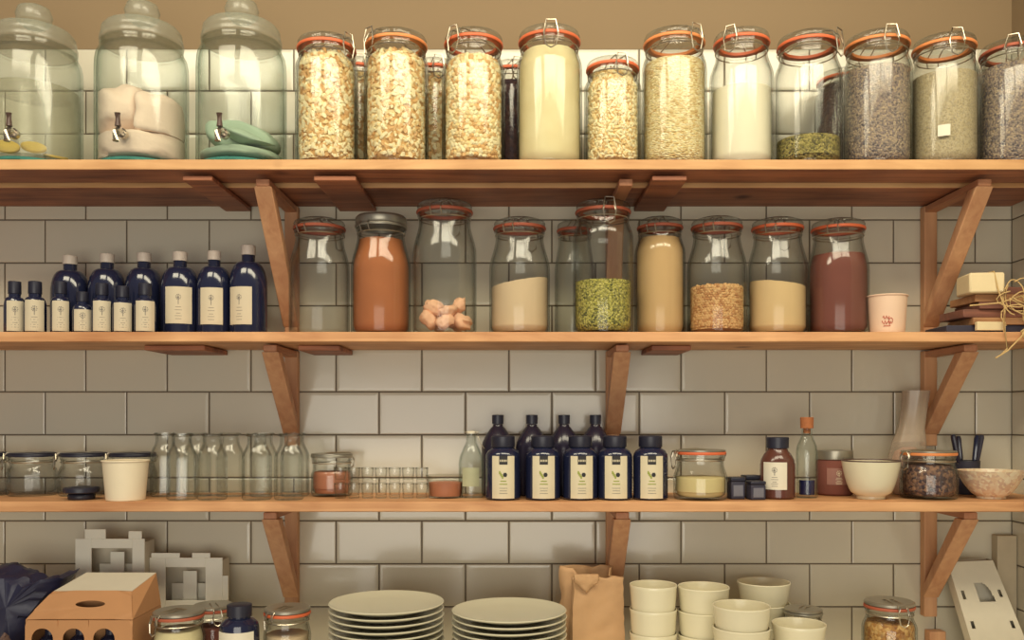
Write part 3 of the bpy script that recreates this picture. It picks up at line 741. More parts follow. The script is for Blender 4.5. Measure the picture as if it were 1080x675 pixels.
def dark_bottle(px, y, w, toppx, zs, label, capm, lab, capr=0.42, sh=0.66, group=None, off=0.0, dropper=False, caph=0.13):
    R = sl(w / 2, y); H = sz(toppx, y) - zs; x = sx(px, y)
    t = thing('amber_bottle' if False else 'dark_bottle', label, 'bottle', (x, y, zs), group)
    hb = H * (1 - caph)
    MB().lathe(bottle_profile(R, hb, R * capr * 0.92, sh), 28).build('body', M['navy'], t)
    rc = R * capr
    if dropper:
        MB().lathe([(0, hb + 0.0004), (rc * 1.15, hb + 0.0004), (rc * 1.15, hb + (H - hb) * 0.55), (rc * 0.8, hb + (H - hb) * 0.6), (rc * 0.7, H * 0.985), (0, H)], 20).build('cap', M[capm], t)
    else:
        MB().lathe([(0, hb + 0.0004), (rc, hb + 0.0004), (rc * 1.02, hb + 0.001), (rc, H - 0.001), (rc * 0.9, H), (0, H)], 20).build('cap', M[capm], t)
    if lab:
        (lx0, lx1, ly0, ly1) = lab
        yy = y - R
        z1_, z0_ = sz(ly0, yy) - zs, max(0.003, sz(ly1, yy) - zs)
        a0 = math.asin(max(-0.97, min(0.97, (sx(lx0, yy) - x) / R))); a1 = math.asin(max(-0.97, min(0.97, (sx(lx1, yy) - x) / R)))
        mb = MB().patch(R + 0.0003, a0, a1, z0_, z1_, 0, 8)
        emblem(mb, R, (a0 + a1) / 2, z0_, z1_, 1)
        mb.build('label', [M['label_dim'], M['ink']], t)
    return t
YBB = -0.085
gB = 'large dark bottles on the middle shelf'; gS = 'small dark dropper bottles on the middle shelf'
for px, w, top, lab, txt, y in ((74, 38, 270, None, 'large dark bottle behind the two leftmost label bottles of its row', YBB), (113, 38, 268, None, 'large dark bottle standing second in the back row at left', YBB), (152, 38, 267, None, 'large dark bottle third in the back row, behind a small bottle', YBB),
                                (190, 39, 266, (174, 199, 302, 341), 'large dark bottle with wide cream label, left of the fully visible three', -0.105), (226, 36, 265, (211, 233, 303, 342), 'large dark bottle with cream label, middle of the fully visible three', -0.105), (262, 39, 259, (241, 265, 302, 342), 'large dark bottle with cream label beside the left bracket', -0.105)):
    dark_bottle(px, y, w, top, Z2, txt, 'capgrey', lab, 0.38, 0.60, gB, caph=0.11)
YSB = -0.178
for px, w, top, lab, txt in ((15.5, 21, 297, (7, 24, 317, 349), 'small dark dropper bottle at the far left of the middle shelf'), (37, 22, 297, (26, 46, 316, 349), 'small dark dropper bottle second from the left edge'), (64, 20, 297, (55, 72, 317, 349), 'small dark dropper bottle in front of the first large bottle'),
                             (87, 20, 308, (78, 95, 326, 349), 'shortest small dark bottle with low cream label'), (107.5, 21, 299, (98, 117, 317, 349), 'small dark bottle with cream label, right of the shortest one'), (129.5, 21, 302, (120, 139, 319, 349), 'small dark bottle second from the right of the small row'), (153, 22, 299, (143, 164, 317, 349), 'small dark bottle rightmost of the small row')):
    dark_bottle(px, YSB, w, top, Z2, txt, 'navy_cap', lab, 0.60, 0.66, gS, caph=0.24)
dark_bottle(858, -0.045, 13, 318, Z2, 'tiny dark bottle between the cream powder and maroon jars', 'capgrey', (853, 863, 328, 345), 0.55, 0.7, None)

# paper cup with a red mark
def paper_cup(px, y, wt, wb_, top, zs, label, mat, mark=False):
    Rt, Rb = sl(wt / 2, y), sl(wb_ / 2, y); H = sz(top, y) - zs; x = sx(px, y)
    t = thing('paper_cup', label, 'cup', (x, y, zs), None)
    prof = [(0, 0.003), (Rb - 0.002, 0.003), (Rb - 0.0015, 0.0005), (Rb, 0.0005), (Rt, H - 0.003), (Rt - 0.0012, H - 0.003), (Rb - 0.0015, 0.005), (0, 0.005)]
    MB().lathe(prof, 36).build('body', M[mat], t)
    MB().tube([((Rt + 0.0003) * math.cos(2 * PI * k / 36), (Rt + 0.0003) * math.sin(2 * PI * k / 36), H - 0.0018) for k in range(36)], 0.0018, 8, closed=True).build('rim', M[mat], t)
    if mark:
        mb = MB()
        def pt(a, z_):
            r = Rb + (Rt - Rb) * z_ / H + 0.0006
            return (r * math.sin(a), -r * math.cos(a), z_)
        mb.tube([pt(-0.62 + 0.34 * k / 7, H * (0.40 + 0.05 * math.sin(k * 1.9))) for k in range(8)], 0.0009, 5)
        mb.tube([pt(-0.66 + 0.50 * k / 9, H * (0.27 + 0.06 * math.sin(k * 2.3 + 1))) for k in range(10)], 0.0009, 5)
        mb.tube([pt(-0.20 + 0.10 * math.cos(2 * PI * k / 10), H * (0.32 + 0.07 * math.sin(2 * PI * k / 10))) for k in range(10)], 0.0009, 5, closed=True)
        mb.tube([pt(-0.58 + 0.36 * k / 6, H * (0.18 + 0.02 * (k % 2))) for k in range(7)], 0.0008, 5)
        tag(mb.build('printed_mark', M['ink_red'], t), 'faded red printed mark')
paper_cup(935.5, -0.165, 40, 35, 312, Z2, 'small pale pink paper cup with red mark on the middle shelf', 'pink_paper', True)

# tied bundle at the right end of the middle shelf
bt = thing('tied_bundle', 'bundle of thin boards tied with raffia at the right end of the middle shelf', 'bundle', (1.05, -0.15, Z2))
zc_ = 0.0006
for k, (xa, xb, ya, yb, h, m) in enumerate(((-0.135, 0.09, -0.055, 0.05, 0.016, 'slate'), (-0.085, 0.098, -0.06, 0.05, 0.015, 'board_a'), (-0.105, 0.092, -0.052, 0.048, 0.017, 'board_b'), (-0.07, 0.10, -0.062, 0.05, 0.014, 'board_b'), (-0.08, 0.095, -0.058, 0.05, 0.016, 'board_a'), (-0.03, 0.098, -0.05, 0.05, 0.016, 'board_b'))):
    MB().at(rz=0.03 * (k % 3 - 1)).box(xa, xb, ya, yb, zc_, zc_ + h).build('board', M[m], bt, bevel=0.0015); zc_ += h + 0.0006
MB().at(-0.06, -0.035, 0, rz=-0.12).box(-0.034, 0.036, -0.04, 0.035, zc_ - 0.0164, zc_ + 0.026).build('card_box', M['cream_box'], bt, bevel=0.004)
MB().at(-0.055, -0.066, 0, rz=0.08).box(-0.03, 0.032, -0.006, 0.003, 0.004, 0.022).build('wooden_tag', M['cream_box'], bt, bevel=0.001)
st = MB()
def knot(pts, r=0.0016): st.tube(pts, r, 5)
zt_ = zc_ + 0.026
knot([(-0.03, -0.076, 0.0), (-0.032, -0.082, 0.05), (-0.045, -0.08, 0.09), (-0.05, -0.075, zt_ + 0.002), (-0.05, -0.02, zt_ + 0.003), (-0.04, 0.03, zt_ - 0.02)])
for s in range(4):
    a = 0.4 * s
    knot([(0.0 + 0.006 * s, -0.075, 0.07 + 0.003 * s), (0.03 + 0.01 * s, -0.082, 0.085 - 0.008 * s), (0.05 + 0.004 * s, -0.084, 0.055 - 0.01 * s), (0.03 - 0.004 * s, -0.084, 0.02), (0.002 * s, -0.085, 0.0 - 0.004 * s)])
knot([(-0.10, -0.074, 0.055), (-0.04, -0.079, 0.06), (0.005, -0.078, 0.075), (0.045, -0.08, 0.03), (0.03, -0.086, -0.012)])
knot([(-0.03, -0.08, 0.045), (-0.035, -0.086, 0.01), (-0.03, -0.088, -0.035), (-0.045, -0.089, -0.05)])
knot([(0.03, -0.082, 0.03), (0.0, -0.087, -0.01), (-0.03, -0.089, -0.04), (-0.055, -0.09, -0.055)])
knot([(-0.02, -0.078, 0.07), (0.02, -0.084, 0.045), (0.035, -0.087, 0.0), (0.03, -0.088, -0.02)])
rnd = random.Random(11)
for s_ in range(9):
    c0 = Vector((-0.02 + 0.07 * rnd.random(), -0.078 - 0.006 * rnd.random(), 0.03 + 0.06 * rnd.random()))
    ra, rb, ph = 0.02 + 0.025 * rnd.random(), 0.015 + 0.022 * rnd.random(), rnd.random() * 6.28
    st.tube([c0 + Vector((ra * math.cos(ph + 5.0 * k / 12), -0.003 * math.sin(k * 1.3), rb * math.sin(ph + 5.0 * k / 12))) for k in range(13)], 0.0013, 5)
st.build('raffia_string', M['raffia'], bt)

# ---------------------------------------------------------------- lowest shelf, left
G3 = 'low clip jars at the left end of the lowest shelf'
for px, lab in ((-17, 'low empty clip jar cut off by the left edge, lowest shelf'), (34, 'low empty clip jar, second from the left edge of lowest shelf'), (88, 'low empty clip jar behind the two dark lids'), (140, 'low empty clip jar partly hidden by the white tub')):
    clip_jar(px, -0.072, 49, 477, Z3, lab, -1.0, 'navy_cap', 0.86, (0.5, 0.74), G3, lid='navy_cap')
for k, (r, zz, lb) in enumerate(((0.027, 0.0006, 'small dark round lid lying on the lowest shelf under a wider lid'), (0.036, 0.0145, 'wide dark round lid on top of a smaller one'))):
    mb = MB().lathe([(0, zz), (r * 0.95, zz), (r, zz + 0.002), (r, zz + 0.009), (r * 0.94, zz + 0.0115), (r * 0.6, zz + 0.0132), (0, zz + 0.0132)], 28)
    tag(mb.build('jar_lid', M['navy_cap'], loc=(sx(86, -0.175), -0.175, Z3)), lb, 'lid', 'loose dark lids')
paper_cup(132.5, -0.183, 46, 39, 485, Z3, 'white paper tub at the left of the empty milk bottles', 'white_paper')
def milk_bottle(R, H):
    t = thing('milk_bottle', '', 'bottle', (0, 0, 0), 'empty clear milk bottles on the lowest shelf')
    out = [(R * 0.9, 0.0006), (R, 0.004), (R, H * 0.62), (R * 0.96, H * 0.68), (R * 0.82, H * 0.75), (R * 0.68, H * 0.81), (R * 0.62, H * 0.86), (R * 0.62, H * 0.95), (R * 0.70, H * 0.96), (R * 0.70, H)]
    inn = [(r - 0.003, z_) for r, z_ in out if z_ > 0.01]
    MB().lathe([(0, 0.002)] + out + inn[::-1] + [(R - 0.003, 0.010), (0, 0.008)], 10).build('body', M['glass'], t)
    MB().tube([((R * 0.70 + 0.0012) * math.cos(2 * PI * k / 20), (R * 0.70 + 0.0012) * math.sin(2 * PI * k / 20), H * 0.975) for k in range(20)], 0.0018, 6, closed=True).build('lip', M['glass'], t)
    return t
mk = None
MBT = [(192, -0.183, 'empty milk bottle leftmost of the front row'), (224, -0.183, 'empty milk bottle second from left in the front row'), (271, -0.183, 'empty milk bottle second from right in the front row'), (305, -0.183, 'empty milk bottle rightmost of the front row, near the bracket'),
       (174, -0.10, 'empty milk bottle leftmost of the back row, right of the white tub'), (208, -0.10, 'empty milk bottle second from left in the back row'), (243, -0.10, 'empty milk bottle third from left in the back row'), (278, -0.10, 'empty milk bottle fourth from left in the back row'), (311, -0.10, 'empty milk bottle at the right end of the back row')]
for px, y, lab in MBT:
    p = (sx(px, y), y, Z3)
    if mk is None:
        mk = milk_bottle(sl(15.7, -0.183), sz(457, -0.183) - Z3); mk.location = p; mk['label'] = lab; o = mk
    else: o = dup(mk, p, lab)
    o.rotation_euler = (0, 0, R_() * 3)
j = clip_jar(350, -0.085, 43, 478, Z3, 'small clip jar with orange food left of the stacked glass tumblers', 2.4, 'tin_lid', 0.92, (0.5, 0.62), 'small clip jars on the lowest shelf', lid='tin_lid')
fill_powder(j, 497, 'salmon', 'orange_preserve', 'orange preserve in the small clip jar left of the tumblers')
# stacked tumblers
tb = None
TW = 14.3
for row_ in range(2):
    for c_ in range(7):
        px = 359 + c_ * TW; y = -0.15
        p = (sx(px, y), y, Z3 + row_ * 0.0335)
        lab = 'tiny glass tumbler, %s row of the stack, %s from the left' % (('lower', 'upper')[row_], ('first', 'second', 'third', 'fourth', 'fifth', 'sixth', 'seventh')[c_])
        if tb is None:
            tb = thing('glass_tumbler', lab, 'tumbler', p, 'stacked tiny glass tumblers')
            r = sl(TW / 2, y) - 0.0004; h = 0.033
            MB().lathe([(0, 0.0008), (r * 0.78, 0.0008), (r * 0.82, 0.003), (r * 0.97, h * 0.7), (r, h), (r - 0.0018, h), (r * 0.86, h * 0.7), (r * 0.7, 0.007), (0, 0.006)], 14).build('body', M['glass'], tb)
            MB().tube([((r - 0.0016) * math.cos(2 * PI * k / 16), (r - 0.0016) * math.sin(2 * PI * k / 16), h - 0.0014) for k in range(16)], 0.0014, 5, closed=True).build('rim', M['glass'], tb)
        else: dup(tb, p, lab)
# small pot of orange paste
pt_ = thing('small_glass', 'small glass pot of salmon orange paste beside the swing top bottle', 'pot', (sx(470, -0.13), -0.13, Z3))
r = sl(21, -0.13); h = sz(501, -0.13) - Z3
MB().lathe([(0, 0.0006), (r * 0.86, 0.0006), (r, h), (r - 0.0022, h), (r * 0.86 - 0.0022, 0.004), (0, 0.004)], 28).build('body', M['glass'], pt_)
tag(MB().lathe([(0, 0.0045), (r * 0.80, 0.0045), (r * 0.86, h * 0.68), (0, h * 0.70)], 28).build('orange_paste', M['salmon'], loc=(sx(470, -0.13), -0.13, Z3)), 'salmon orange paste in the small glass pot', 'food', kind='stuff')
# swing top bottle
y = -0.13; sb = thing('swing_top_bottle', 'clear swing top bottle left of the olive label bottles', 'bottle', (sx(497, y), y, Z3))
r = sl(13.2, y); h = sz(455, y) - Z3
out = [(r * 0.9, 0.0006), (r, 0.004), (r, h * 0.52), (r * 0.93, h * 0.62), (r * 0.6, h * 0.76), (r * 0.40, h * 0.84), (r * 0.38, h * 0.94), (r * 0.44, h * 0.95), (r * 0.44, h * 0.965)]
MB().lathe([(0, 0.002)] + out + [(a - 0.0025, b) for a, b in out if b > 0.01][::-1] + [(r - 0.0025, 0.009), (0, 0.008)], 26).build('body', M['glass_green'], sb)
MB().lathe([(0, h * 0.966), (r * 0.34, h * 0.966), (r * 0.36, h * 0.985), (r * 0.25, h), (0, h)], 18).build('stopper', M['label_white'], sb)
MB().tube([(-r * 0.5, 0, h * 0.93), (-r * 0.55, -0.002, h * 0.985), (0, -0.002, h * 1.004), (r * 0.55, -0.002, h * 0.985), (r * 0.52, 0, h * 0.93), (r * 0.75, -0.006, h * 0.82), (r * 1.06, -0.004, h * 0.74)], 0.0011, 6).build('wire_clip', M['wire'], sb)
tag(MB().patch(r + 0.0003, -0.7, 0.7, h * 0.18, h * 0.46).build('label', plain('pale_green_label', C3(176, 176, 140), 0.6), sb), 'pale green label')

# ---------------------------------------------------------------- olive label bottles
def olive_label(mb, R, z0, z1, hw):
    mb.patch(R + 0.0003, -hw, hw, z0, z1, 0, 8)
    h = z1 - z0; rr = R + 0.001; u = lambda m: m / R
    # dark tab with pale lettering rows
    mb.patch(rr, -u(0.0085), u(0.0085), z1 - h * 0.20, z1 + 0.001, 1, 3, 0.0003)
    for q in range(5):
        a = u(-0.006 + 0.003 * q); mb.patch(rr + 0.0004, a - u(0.0008), a + u(0.0009), z1 - h * 0.135, z1 - h * 0.085, 0, 1, 0.0002)
    # leaf sprig and dark olive
    for k in range(4):
        a = u(-0.0075 + 0.002 * k); zc = z0 + h * (0.60 - 0.035 * k)
        mb.patch(rr, a - u(0.0015), a + u(0.0015), zc - 0.0022, zc + 0.0042, 2, 1, 0.0003)
    for k in range(5):
        w = 0.0042 * math.sqrt(max(0.05, 1 - ((k - 2) / 2.6) ** 2)); zc = z0 + h * 0.56 + (k - 2) * 0.0017
        mb.patch(rr, u(0.0035 - w), u(0.0035 + w), zc - 0.0009, zc + 0.0009, 1, 2, 0.0003)
    for (f, w) in ((0.40, 0.006), (0.33, 0.008)):
        mb.patch(rr, -u(w), u(w), z0 + h * f, z0 + h * f + 0.002, 2, 2, 0.0003)
    for (f, w) in ((0.24, 0.0085), (0.18, 0.0075), (0.12, 0.0085)):
        mb.patch(rr, -u(w), u(w), z0 + h * f, z0 + h * f + 0.0009, 3, 2, 0.0003)
YF = -0.172
gO = 'wide dark bottles with olive labels'; gK = 'narrow necked dark bottles in the back row'
R5 = sl(18.3, YF); H5 = sz(459.5, YF) - Z3
def olive_bottle(label, loc):
    t = thing('olive_bottle', label, 'bottle', loc, gO)
    hb = H5 * 0.82
    MB().lathe([(0, 0.0006), (R5 * 0.93, 0.0006), (R5, 0.004), (R5, H5 * 0.66), (R5 * 0.97, H5 * 0.71), (R5 * 0.86, H5 * 0.765), (R5 * 0.66, H5 * 0.80), (R5 * 0.6, hb), (0, hb)], 32).build('body', M['navy'], t)
    cm = MB().lathe([(0, hb + 0.0004), (R5 * 0.66, hb + 0.0004), (R5 * 0.68, hb + 0.002), (R5 * 0.68, H5 - 0.002), (R5 * 0.62, H5), (0, H5)], 32, wob=None)
    cm.build('cap', M['navy_cap'], t)
    lb = MB(); olive_label(lb, R5, sz(526, YF - R5) - Z3, sz(481, YF - R5) - Z3, 0.66)
    lb.build('label', [M['label'], M['ink_dark'], M['ink_green'], M['ink']], t)
    return t
ob = None
for px, rz, lab in ((530.5, 0.03, 'dark olive label bottle leftmost of five'), (572.5, 0.02, 'dark olive label bottle second from left of five'), (612, 0.02, 'dark olive label bottle in the middle of five'), (648.5, -0.04, 'dark olive label bottle second from right of five'), (686, -0.07, 'dark olive label bottle rightmost of five, beside the cream powder jar')):
    p = (sx(px, YF), YF, Z3)
    if ob is None: ob = olive_bottle(lab, p); ob.rotation_euler = (0, 0, rz)
    else: dup(ob, p, lab, rz)
nb = None
for px, lab in ((525, 'narrow necked dark bottle leftmost in the back row'), (561, 'narrow necked dark bottle second from left in the back row'), (595, 'narrow necked dark bottle third from left in the back row'), (628, 'narrow necked dark bottle rightmost in the back row, left of the bracket')):
    y = -0.078; p = (sx(px, y), y, Z3)
    if nb is None:
        R4 = sl(17, y); H4 = sz(437.5, y) - Z3; hb = H4 * 0.885
        nb = thing('narrow_bottle', lab, 'bottle', p, gK)
        MB().lathe([(0, 0.0006), (R4 * 0.93, 0.0006), (R4, 0.004), (R4, H4 * 0.60), (R4 * 0.95, H4 * 0.66), (R4 * 0.72, H4 * 0.755), (R4 * 0.46, H4 * 0.83), (R4 * 0.32, H4 * 0.86), (R4 * 0.30, hb), (0, hb)], 28).build('body', M['purple_dark'], nb)
        MB().lathe([(0, hb + 0.0004), (R4 * 0.35, hb + 0.0004), (R4 * 0.36, H4 - 0.001), (R4 * 0.32, H4), (0, H4)], 20).build('cap', M['navy_cap'], nb)
    else: dup(nb, p, lab)

# ---------------------------------------------------------------- lowest shelf, right
def squat_jar(px, y, w, top, zs, label, seal, clip):
    return clip_jar(px, y, w, top, zs, label, clip, seal, 0.86, (0.42, 0.72), 'small clip jars on the lowest shelf', lid='tin_lid')
j = squat_jar(738.5, -0.165, 56, 474, Z3, 'squat clip jar half full of cream powder beside the olive label bottles', 'seal', -1.3)
fill_powder(j, 503, 'custard', 'cream_powder', 'cream powder in the squat clip jar beside the olive label bottles', dome=0.003)
for px, y, w, top, lab in ((776, -0.165, 15, 503, 'small dark square tin with pale front, left of three'), (797, -0.178, 16, 507, 'small dark square tin, in front of the other two'), (792, -0.125, 16, 501, 'small dark square tin standing at the back of the three')):
    a = sl(w / 2, y); h = sz(top, y) - Z3
    t = thing('spice_tin', lab, 'tin', (sx(px, y), y, Z3), 'small dark spice tins', 0.1)
    MB().box(-a, a, -a, a, 0.0006, h * 0.8).build('body', M['slate'], t, bevel=0.002)
    MB().box(-a * 1.04, a * 1.04, -a * 1.04, a * 1.04, h * 0.8 + 0.0004, h).build('lid', M['navy_cap'], t, bevel=0.002)
    MB().box(-a * 0.7, a * 0.7, -a - 0.0006, -a - 0.0001, h * 0.15, h * 0.65).build('label', plain('blue_grey_label', C3(112, 112, 122), 0.6), t)
# round syrup bottle
y = -0.15; t = thing('syrup_bottle', 'round brown bottle with dark cap and cream label', 'bottle', (sx(820, y), y, Z3))
r = sl(18, y); h = sz(461, y) - Z3; hb = h * 0.82
MB().lathe([(0, 0.0006), (r * 0.92, 0.0006), (r, 0.004), (r, h * 0.55), (r * 0.95, h * 0.63), (r * 0.78, h * 0.72), (r * 0.60, h * 0.78), (r * 0.56, hb), (0, hb)], 28).build('body', M['syrup'], t)
MB().lathe([(0, hb + 0.0004), (r * 0.64, hb + 0.0004), (r * 0.65, h - 0.001), (r * 0.6, h), (0, h)], 24).build('cap', M['navy_cap'], t)
lb = MB().patch(r + 0.0003, -1.15, 0.25, h * 0.16, h * 0.60, 0, 8); emblem(lb, r, -0.45, h * 0.16, h * 0.60, 1); 
lb.build('label', [M['label_white'], M['ink']], t)
# oil bottle
y = -0.135; t = thing('oil_bottle', 'slim corked glass bottle with dark blue liquid', 'bottle', (sx(851, y), y, Z3))
r = sl(11, y); h = sz(440, y) - Z3; hb = h * 0.86
out = [(r * 0.9, 0.0006), (r, 0.004), (r, h * 0.56), (r * 0.93, h * 0.64), (r * 0.62, h * 0.73), (r * 0.48, h * 0.78), (r * 0.46, hb)]
MB().lathe([(0, 0.002)] + out + [(a - 0.0022, b) for a, b in out if b > 0.01][::-1] + [(r - 0.0022, 0.007), (0, 0.006)], 24).build('body', M['glass_green'], t)
MB().lathe([(0, h * 0.80), (r * 0.32, h * 0.80), (r * 0.34, hb + 0.0004), (r * 0.60, hb + 0.0006), (r * 0.62, h - 0.001), (r * 0.56, h), (0, h)], 20).build('cork_stopper', M['cork'], t)
tag(MB().lathe([(0, 0.0075), (r * 0.72, 0.0075), (r * 0.74, h * 0.22), (0, h * 0.22)], 24).build('blue_liquid', M['oil'], loc=(sx(851, y), y, Z3)), 'dark blue liquid at the bottom of the corked bottle', 'liquid', kind='stuff')
# jam jar
y = -0.063; t = thing('jam_jar', 'straight red brown jar with grey lid behind the white bowl', 'jar', (sx(880, y), y, Z3))
r = sl(18.5, y); h = sz(475, y) - Z3
MB().lathe([(0, 0.0006), (r * 0.93, 0.0006), (r, 0.004), (r, h * 0.76), (r * 0.93, h * 0.80), (0, h * 0.80)], 28).build('body', M['maroon'], t)
MB().lathe([(0, h * 0.80 + 0.0004), (r * 1.0, h * 0.80 + 0.0004), (r * 1.02, h * 0.84), (r * 1.0, h), (0, h)], 28).build('lid', M['tin_lid'], t)
lb = MB().patch(r + 0.0004, -0.75, 0.55, h * 0.25, h * 0.62, 0); emblem(lb, r, -0.1, h * 0.22, h * 0.62, 1)
lb.build('label', [plain('dusty_pink_label', C3(150, 104, 90), 0.6), M['label']], t)
# bowls
def bowl_prof(R, H, foot=0.5, th=0.003, pw=0.5):
    out = [(0, 0.002), (R * foot * 0.9, 0.002), (R * foot * 0.92, 0.0006), (R * foot, 0.0006), (R * foot, H * 0.08)]
    for k in range(1, 10):
        q = k / 9; out.append((R * (foot + (1 - foot) * q ** pw), H * (0.08 + 0.92 * q)))
    inn = [(max(0.0, r - th), z_) for r, z_ in out[5:]]
    inn[-1] = (inn[-1][0], H)
    return out + inn[::-1] + [(R * foot * 0.8, H * 0.08 + th), (0, H * 0.08 + th)]
y = -0.16
t = thing('white_bowl', 'white bowl with dark inner rim, on the lowest shelf at right', 'bowl', (sx(918.5, y), y, Z3))
Rb, Hb = sl(29.5, y), sz(486.5, y) - Z3
MB().lathe(bowl_prof(Rb, Hb, 0.48, 0.003, 0.42), 40).build('body', M['ceramic'], t)
MB().tube([((Rb - 0.0015) * math.cos(2 * PI * k / 40), (Rb - 0.0015) * math.sin(2 * PI * k / 40), Hb + 0.0012) for k in range(40)], 0.0017, 8, closed=True).build('dark_rim', plain('dark_rim_glaze', C3(84, 60, 56), 0.3), t)
y = -0.15
t = thing('patterned_bowl', 'shallow wide patterned bowl at the right end of the lowest shelf', 'bowl', (sx(1045, y), y, Z3))
MB().lathe(bowl_prof(sl(34, y), sz(496, y) - Z3, 0.42, 0.003, 0.7), 40).build('body', M['bowl_pattern'], t)
j = clip_jar(979.5, -0.148, 57, 475, Z3, 'clip jar of dark mixed tea between the white and patterned bowls', -1.25, 'seal_pale', 0.88, (0.5, 0.74), 'small clip jars on the lowest shelf', lid='tin_lid')
fill_powder(j, 490, 'mixed', 'dark_tea', 'dark mixed tea in the clip jar between the bowls', dome=0.003)
# cloudy bag
y = -0.066; t = thing('cloudy_bag', 'cloudy pinkish plastic bag leaning by the right bracket behind the bowl', 'bag', (sx(957, y), y, Z3))
hb_ = sz(412, y) - Z3
def wobf(a, z_): return 1 + 0.16 * noise.noise(Vector((math.cos(a) * 1.6, math.sin(a) * 1.6, z_ * 22))) + 0.05 * math.sin(7 * a)
pr = [(0, 0.0006), (0.030, 0.0006), (0.040, 0.010), (0.042, 0.05), (0.040, 0.09), (0.036, 0.12), (0.030, 0.15), (0.028, 0.18), (0.031, hb_), (0.0298, hb_), (0.027, 0.18), (0.029, 0.15), (0.035, 0.12)]
bm_ = MB().lathe(pr, 36, sy_=0.75, wob=wobf)
bm_.v = [(a + 0.13 * max(0, c - 0.08), min(b, 0.032), c) for a, b, c in bm_.v]
bm_.build('sheet', M['film'], t, ang=70)
bf = MB().lathe([(0, 0.002), (0.026, 0.002), (0.033, 0.02), (0.034, 0.07), (0.028, 0.098), (0.012, 0.108), (0, 0.109)], 28, sy_=0.7, wob=wobf)
bf.v = [(a + 0.13 * max(0, c - 0.08), min(b, 0.026), c) for a, b, c in bf.v]
tag(bf.build('pink_powder', plain('dusky_pink_powder', C3(206, 160, 134), 0.85), loc=(sx(957, y), y, Z3)), 'dusky pink powder inside the cloudy bag', 'food', kind='stuff')
# dark handled utensils in a pot
y = -0.046
t = thing('utensil_pot', 'dark little pot holding utensils behind the patterned bowl', 'pot', (sx(1020, y), y, Z3))
hp = 0.075
MB().lathe([(0, 0.0006), (0.024, 0.0006), (0.027, hp), (0.0252, hp), (0.0225, 0.004), (0, 0.004)], 28).build('body', M['slate'], t)
MB().tube([(0.0262 * math.cos(2 * PI * k / 28), 0.0262 * math.sin(2 * PI * k / 28), hp + 0.0006) for k in range(28)], 0.0014, 6, closed=True).build('rim', M['navy_cap'], t)
for k, (x0_, y0_, x1_, top, lab, mt) in enumerate(((-0.010, -0.006, 1003, 458, 'plum utensil handle leftmost in the dark pot', 'purple_dark'), (-0.004, 0.006, 1012.5, 460, 'plum utensil handle second from left in the dark pot', 'purple_dark'), (0.006, -0.005, 1029, 459, 'dark blue utensil handle second from right in the dark pot', 'navy'), (0.011, 0.004, 1037, 459, 'grey blue utensil handle rightmost in the dark pot', 'slate'))):
    bx = sx(1020, y)
    zt = sz(top, y); P0 = Vector((bx + x0_, y + y0_, Z3 + 0.006)); P1 = Vector((sx(x1_, y), y + y0_ * 1.4, zt))
    lim = P0 + (P1 - P0) * (hp / (zt - Z3))
    o = thing('utensil', lab, 'utensil', tuple(P0), 'utensils in the dark pot')
    q = P1 - P0
    MB().tube([(0, 0, 0), tuple(q * 0.5)], 0.0028, 8).build('shaft', M['wire'], o)
    MB().tube([tuple(q * 0.505), tuple(q * 0.6), tuple(q * 0.95), tuple(q)], [0.0045, 0.0055, 0.006, 0.0045], 10).build('handle', M[mt], o)

# ---------------------------------------------------------------- counter: plates, bowls, jars
def plate_mesh(R):
    return MB().lathe([(0, 0.003), (R * 0.58, 0.003), (R * 0.60, 0.0004), (R * 0.64, 0.0004), (R * 0.68, 0.004), (R * 0.84, 0.0075), (R * 0.985, 0.0125), (R, 0.0145), (R * 0.985, 0.0160), (R * 0.84, 0.0112), (R * 0.66, 0.0075), (0, 0.0062)], 56)
pm = plate_mesh(sl(60.5, -0.3)); pl0 = None
ORD = ['bottom', 'second', 'third', 'fourth', 'fifth', 'sixth', 'seventh', 'eighth', 'ninth', 'tenth', 'eleventh', 'twelfth', 'thirteenth', 'fourteenth']
for px, ztop, nm in ((407.5, sz(635, -0.3), 'left stack, beside the jars'), (537, sz(643, -0.3), 'right stack, beside the brown bag')):
    n = int((ztop - ZCT - 0.0145) / 0.0118)
    stp = (ztop - ZCT - 0.0145) / n
    for k in range(n + 1):
        lab = 'pale plate, ' + ('topmost' if k == n else ORD[k] + (' plate up' if k else '')) + ' in the ' + nm
        if pl0 is None:
            pl0 = pm.build('dinner_plate', M['ceramic_plate']); o = pl0
        else:
            o = pl0.copy(); COL.objects.link(o)
        o.location = (sx(px, -0.3) + (R_() - 0.5) * 0.002, -0.3 + (R_() - 0.5) * 0.002, ZCT + 0.0004 + k * stp)
        tag(o, lab, 'plate', 'plates in the ' + nm.split(',')[0])
def cup_stack(px, y, w, top, n, step, nm, grp, flare=0.86):
    R = sl(w / 2, y); zt = sz(top, y); H = zt - ZCT - step * (n - 1) - 0.0005
    me = None
    for k in range(n):
        mb = MB().lathe([(0, 0.003), (R * flare * 0.80, 0.003), (R * flare * 0.82, 0.0005), (R * flare * 0.9, 0.0005), (R * (flare * 0.97), 0.008), (R * (flare * 0.5 + 0.5), H * 0.45), (R * 0.975, H * 0.9), (R, H - 0.002), (R * 0.985, H), (R - 0.0026, H - 0.001), (R * (flare * 0.5 + 0.5) - 0.0026, H * 0.45), (R * flare * 0.82 - 0.002, 0.009), (0, 0.007)], 40) if me is None else None
        if me is None: o = mb.build('stacked_bowl', M['ceramic']); me = o
        else: o = me.copy(); COL.objects.link(o)
        o.location = (sx(px, y), y, ZCT + 0.0005 + step * k)
        tag(o, 'cream bowl, ' + ('topmost' if k == n - 1 else ORD[k]) + ' in the ' + nm, 'bowl', grp)
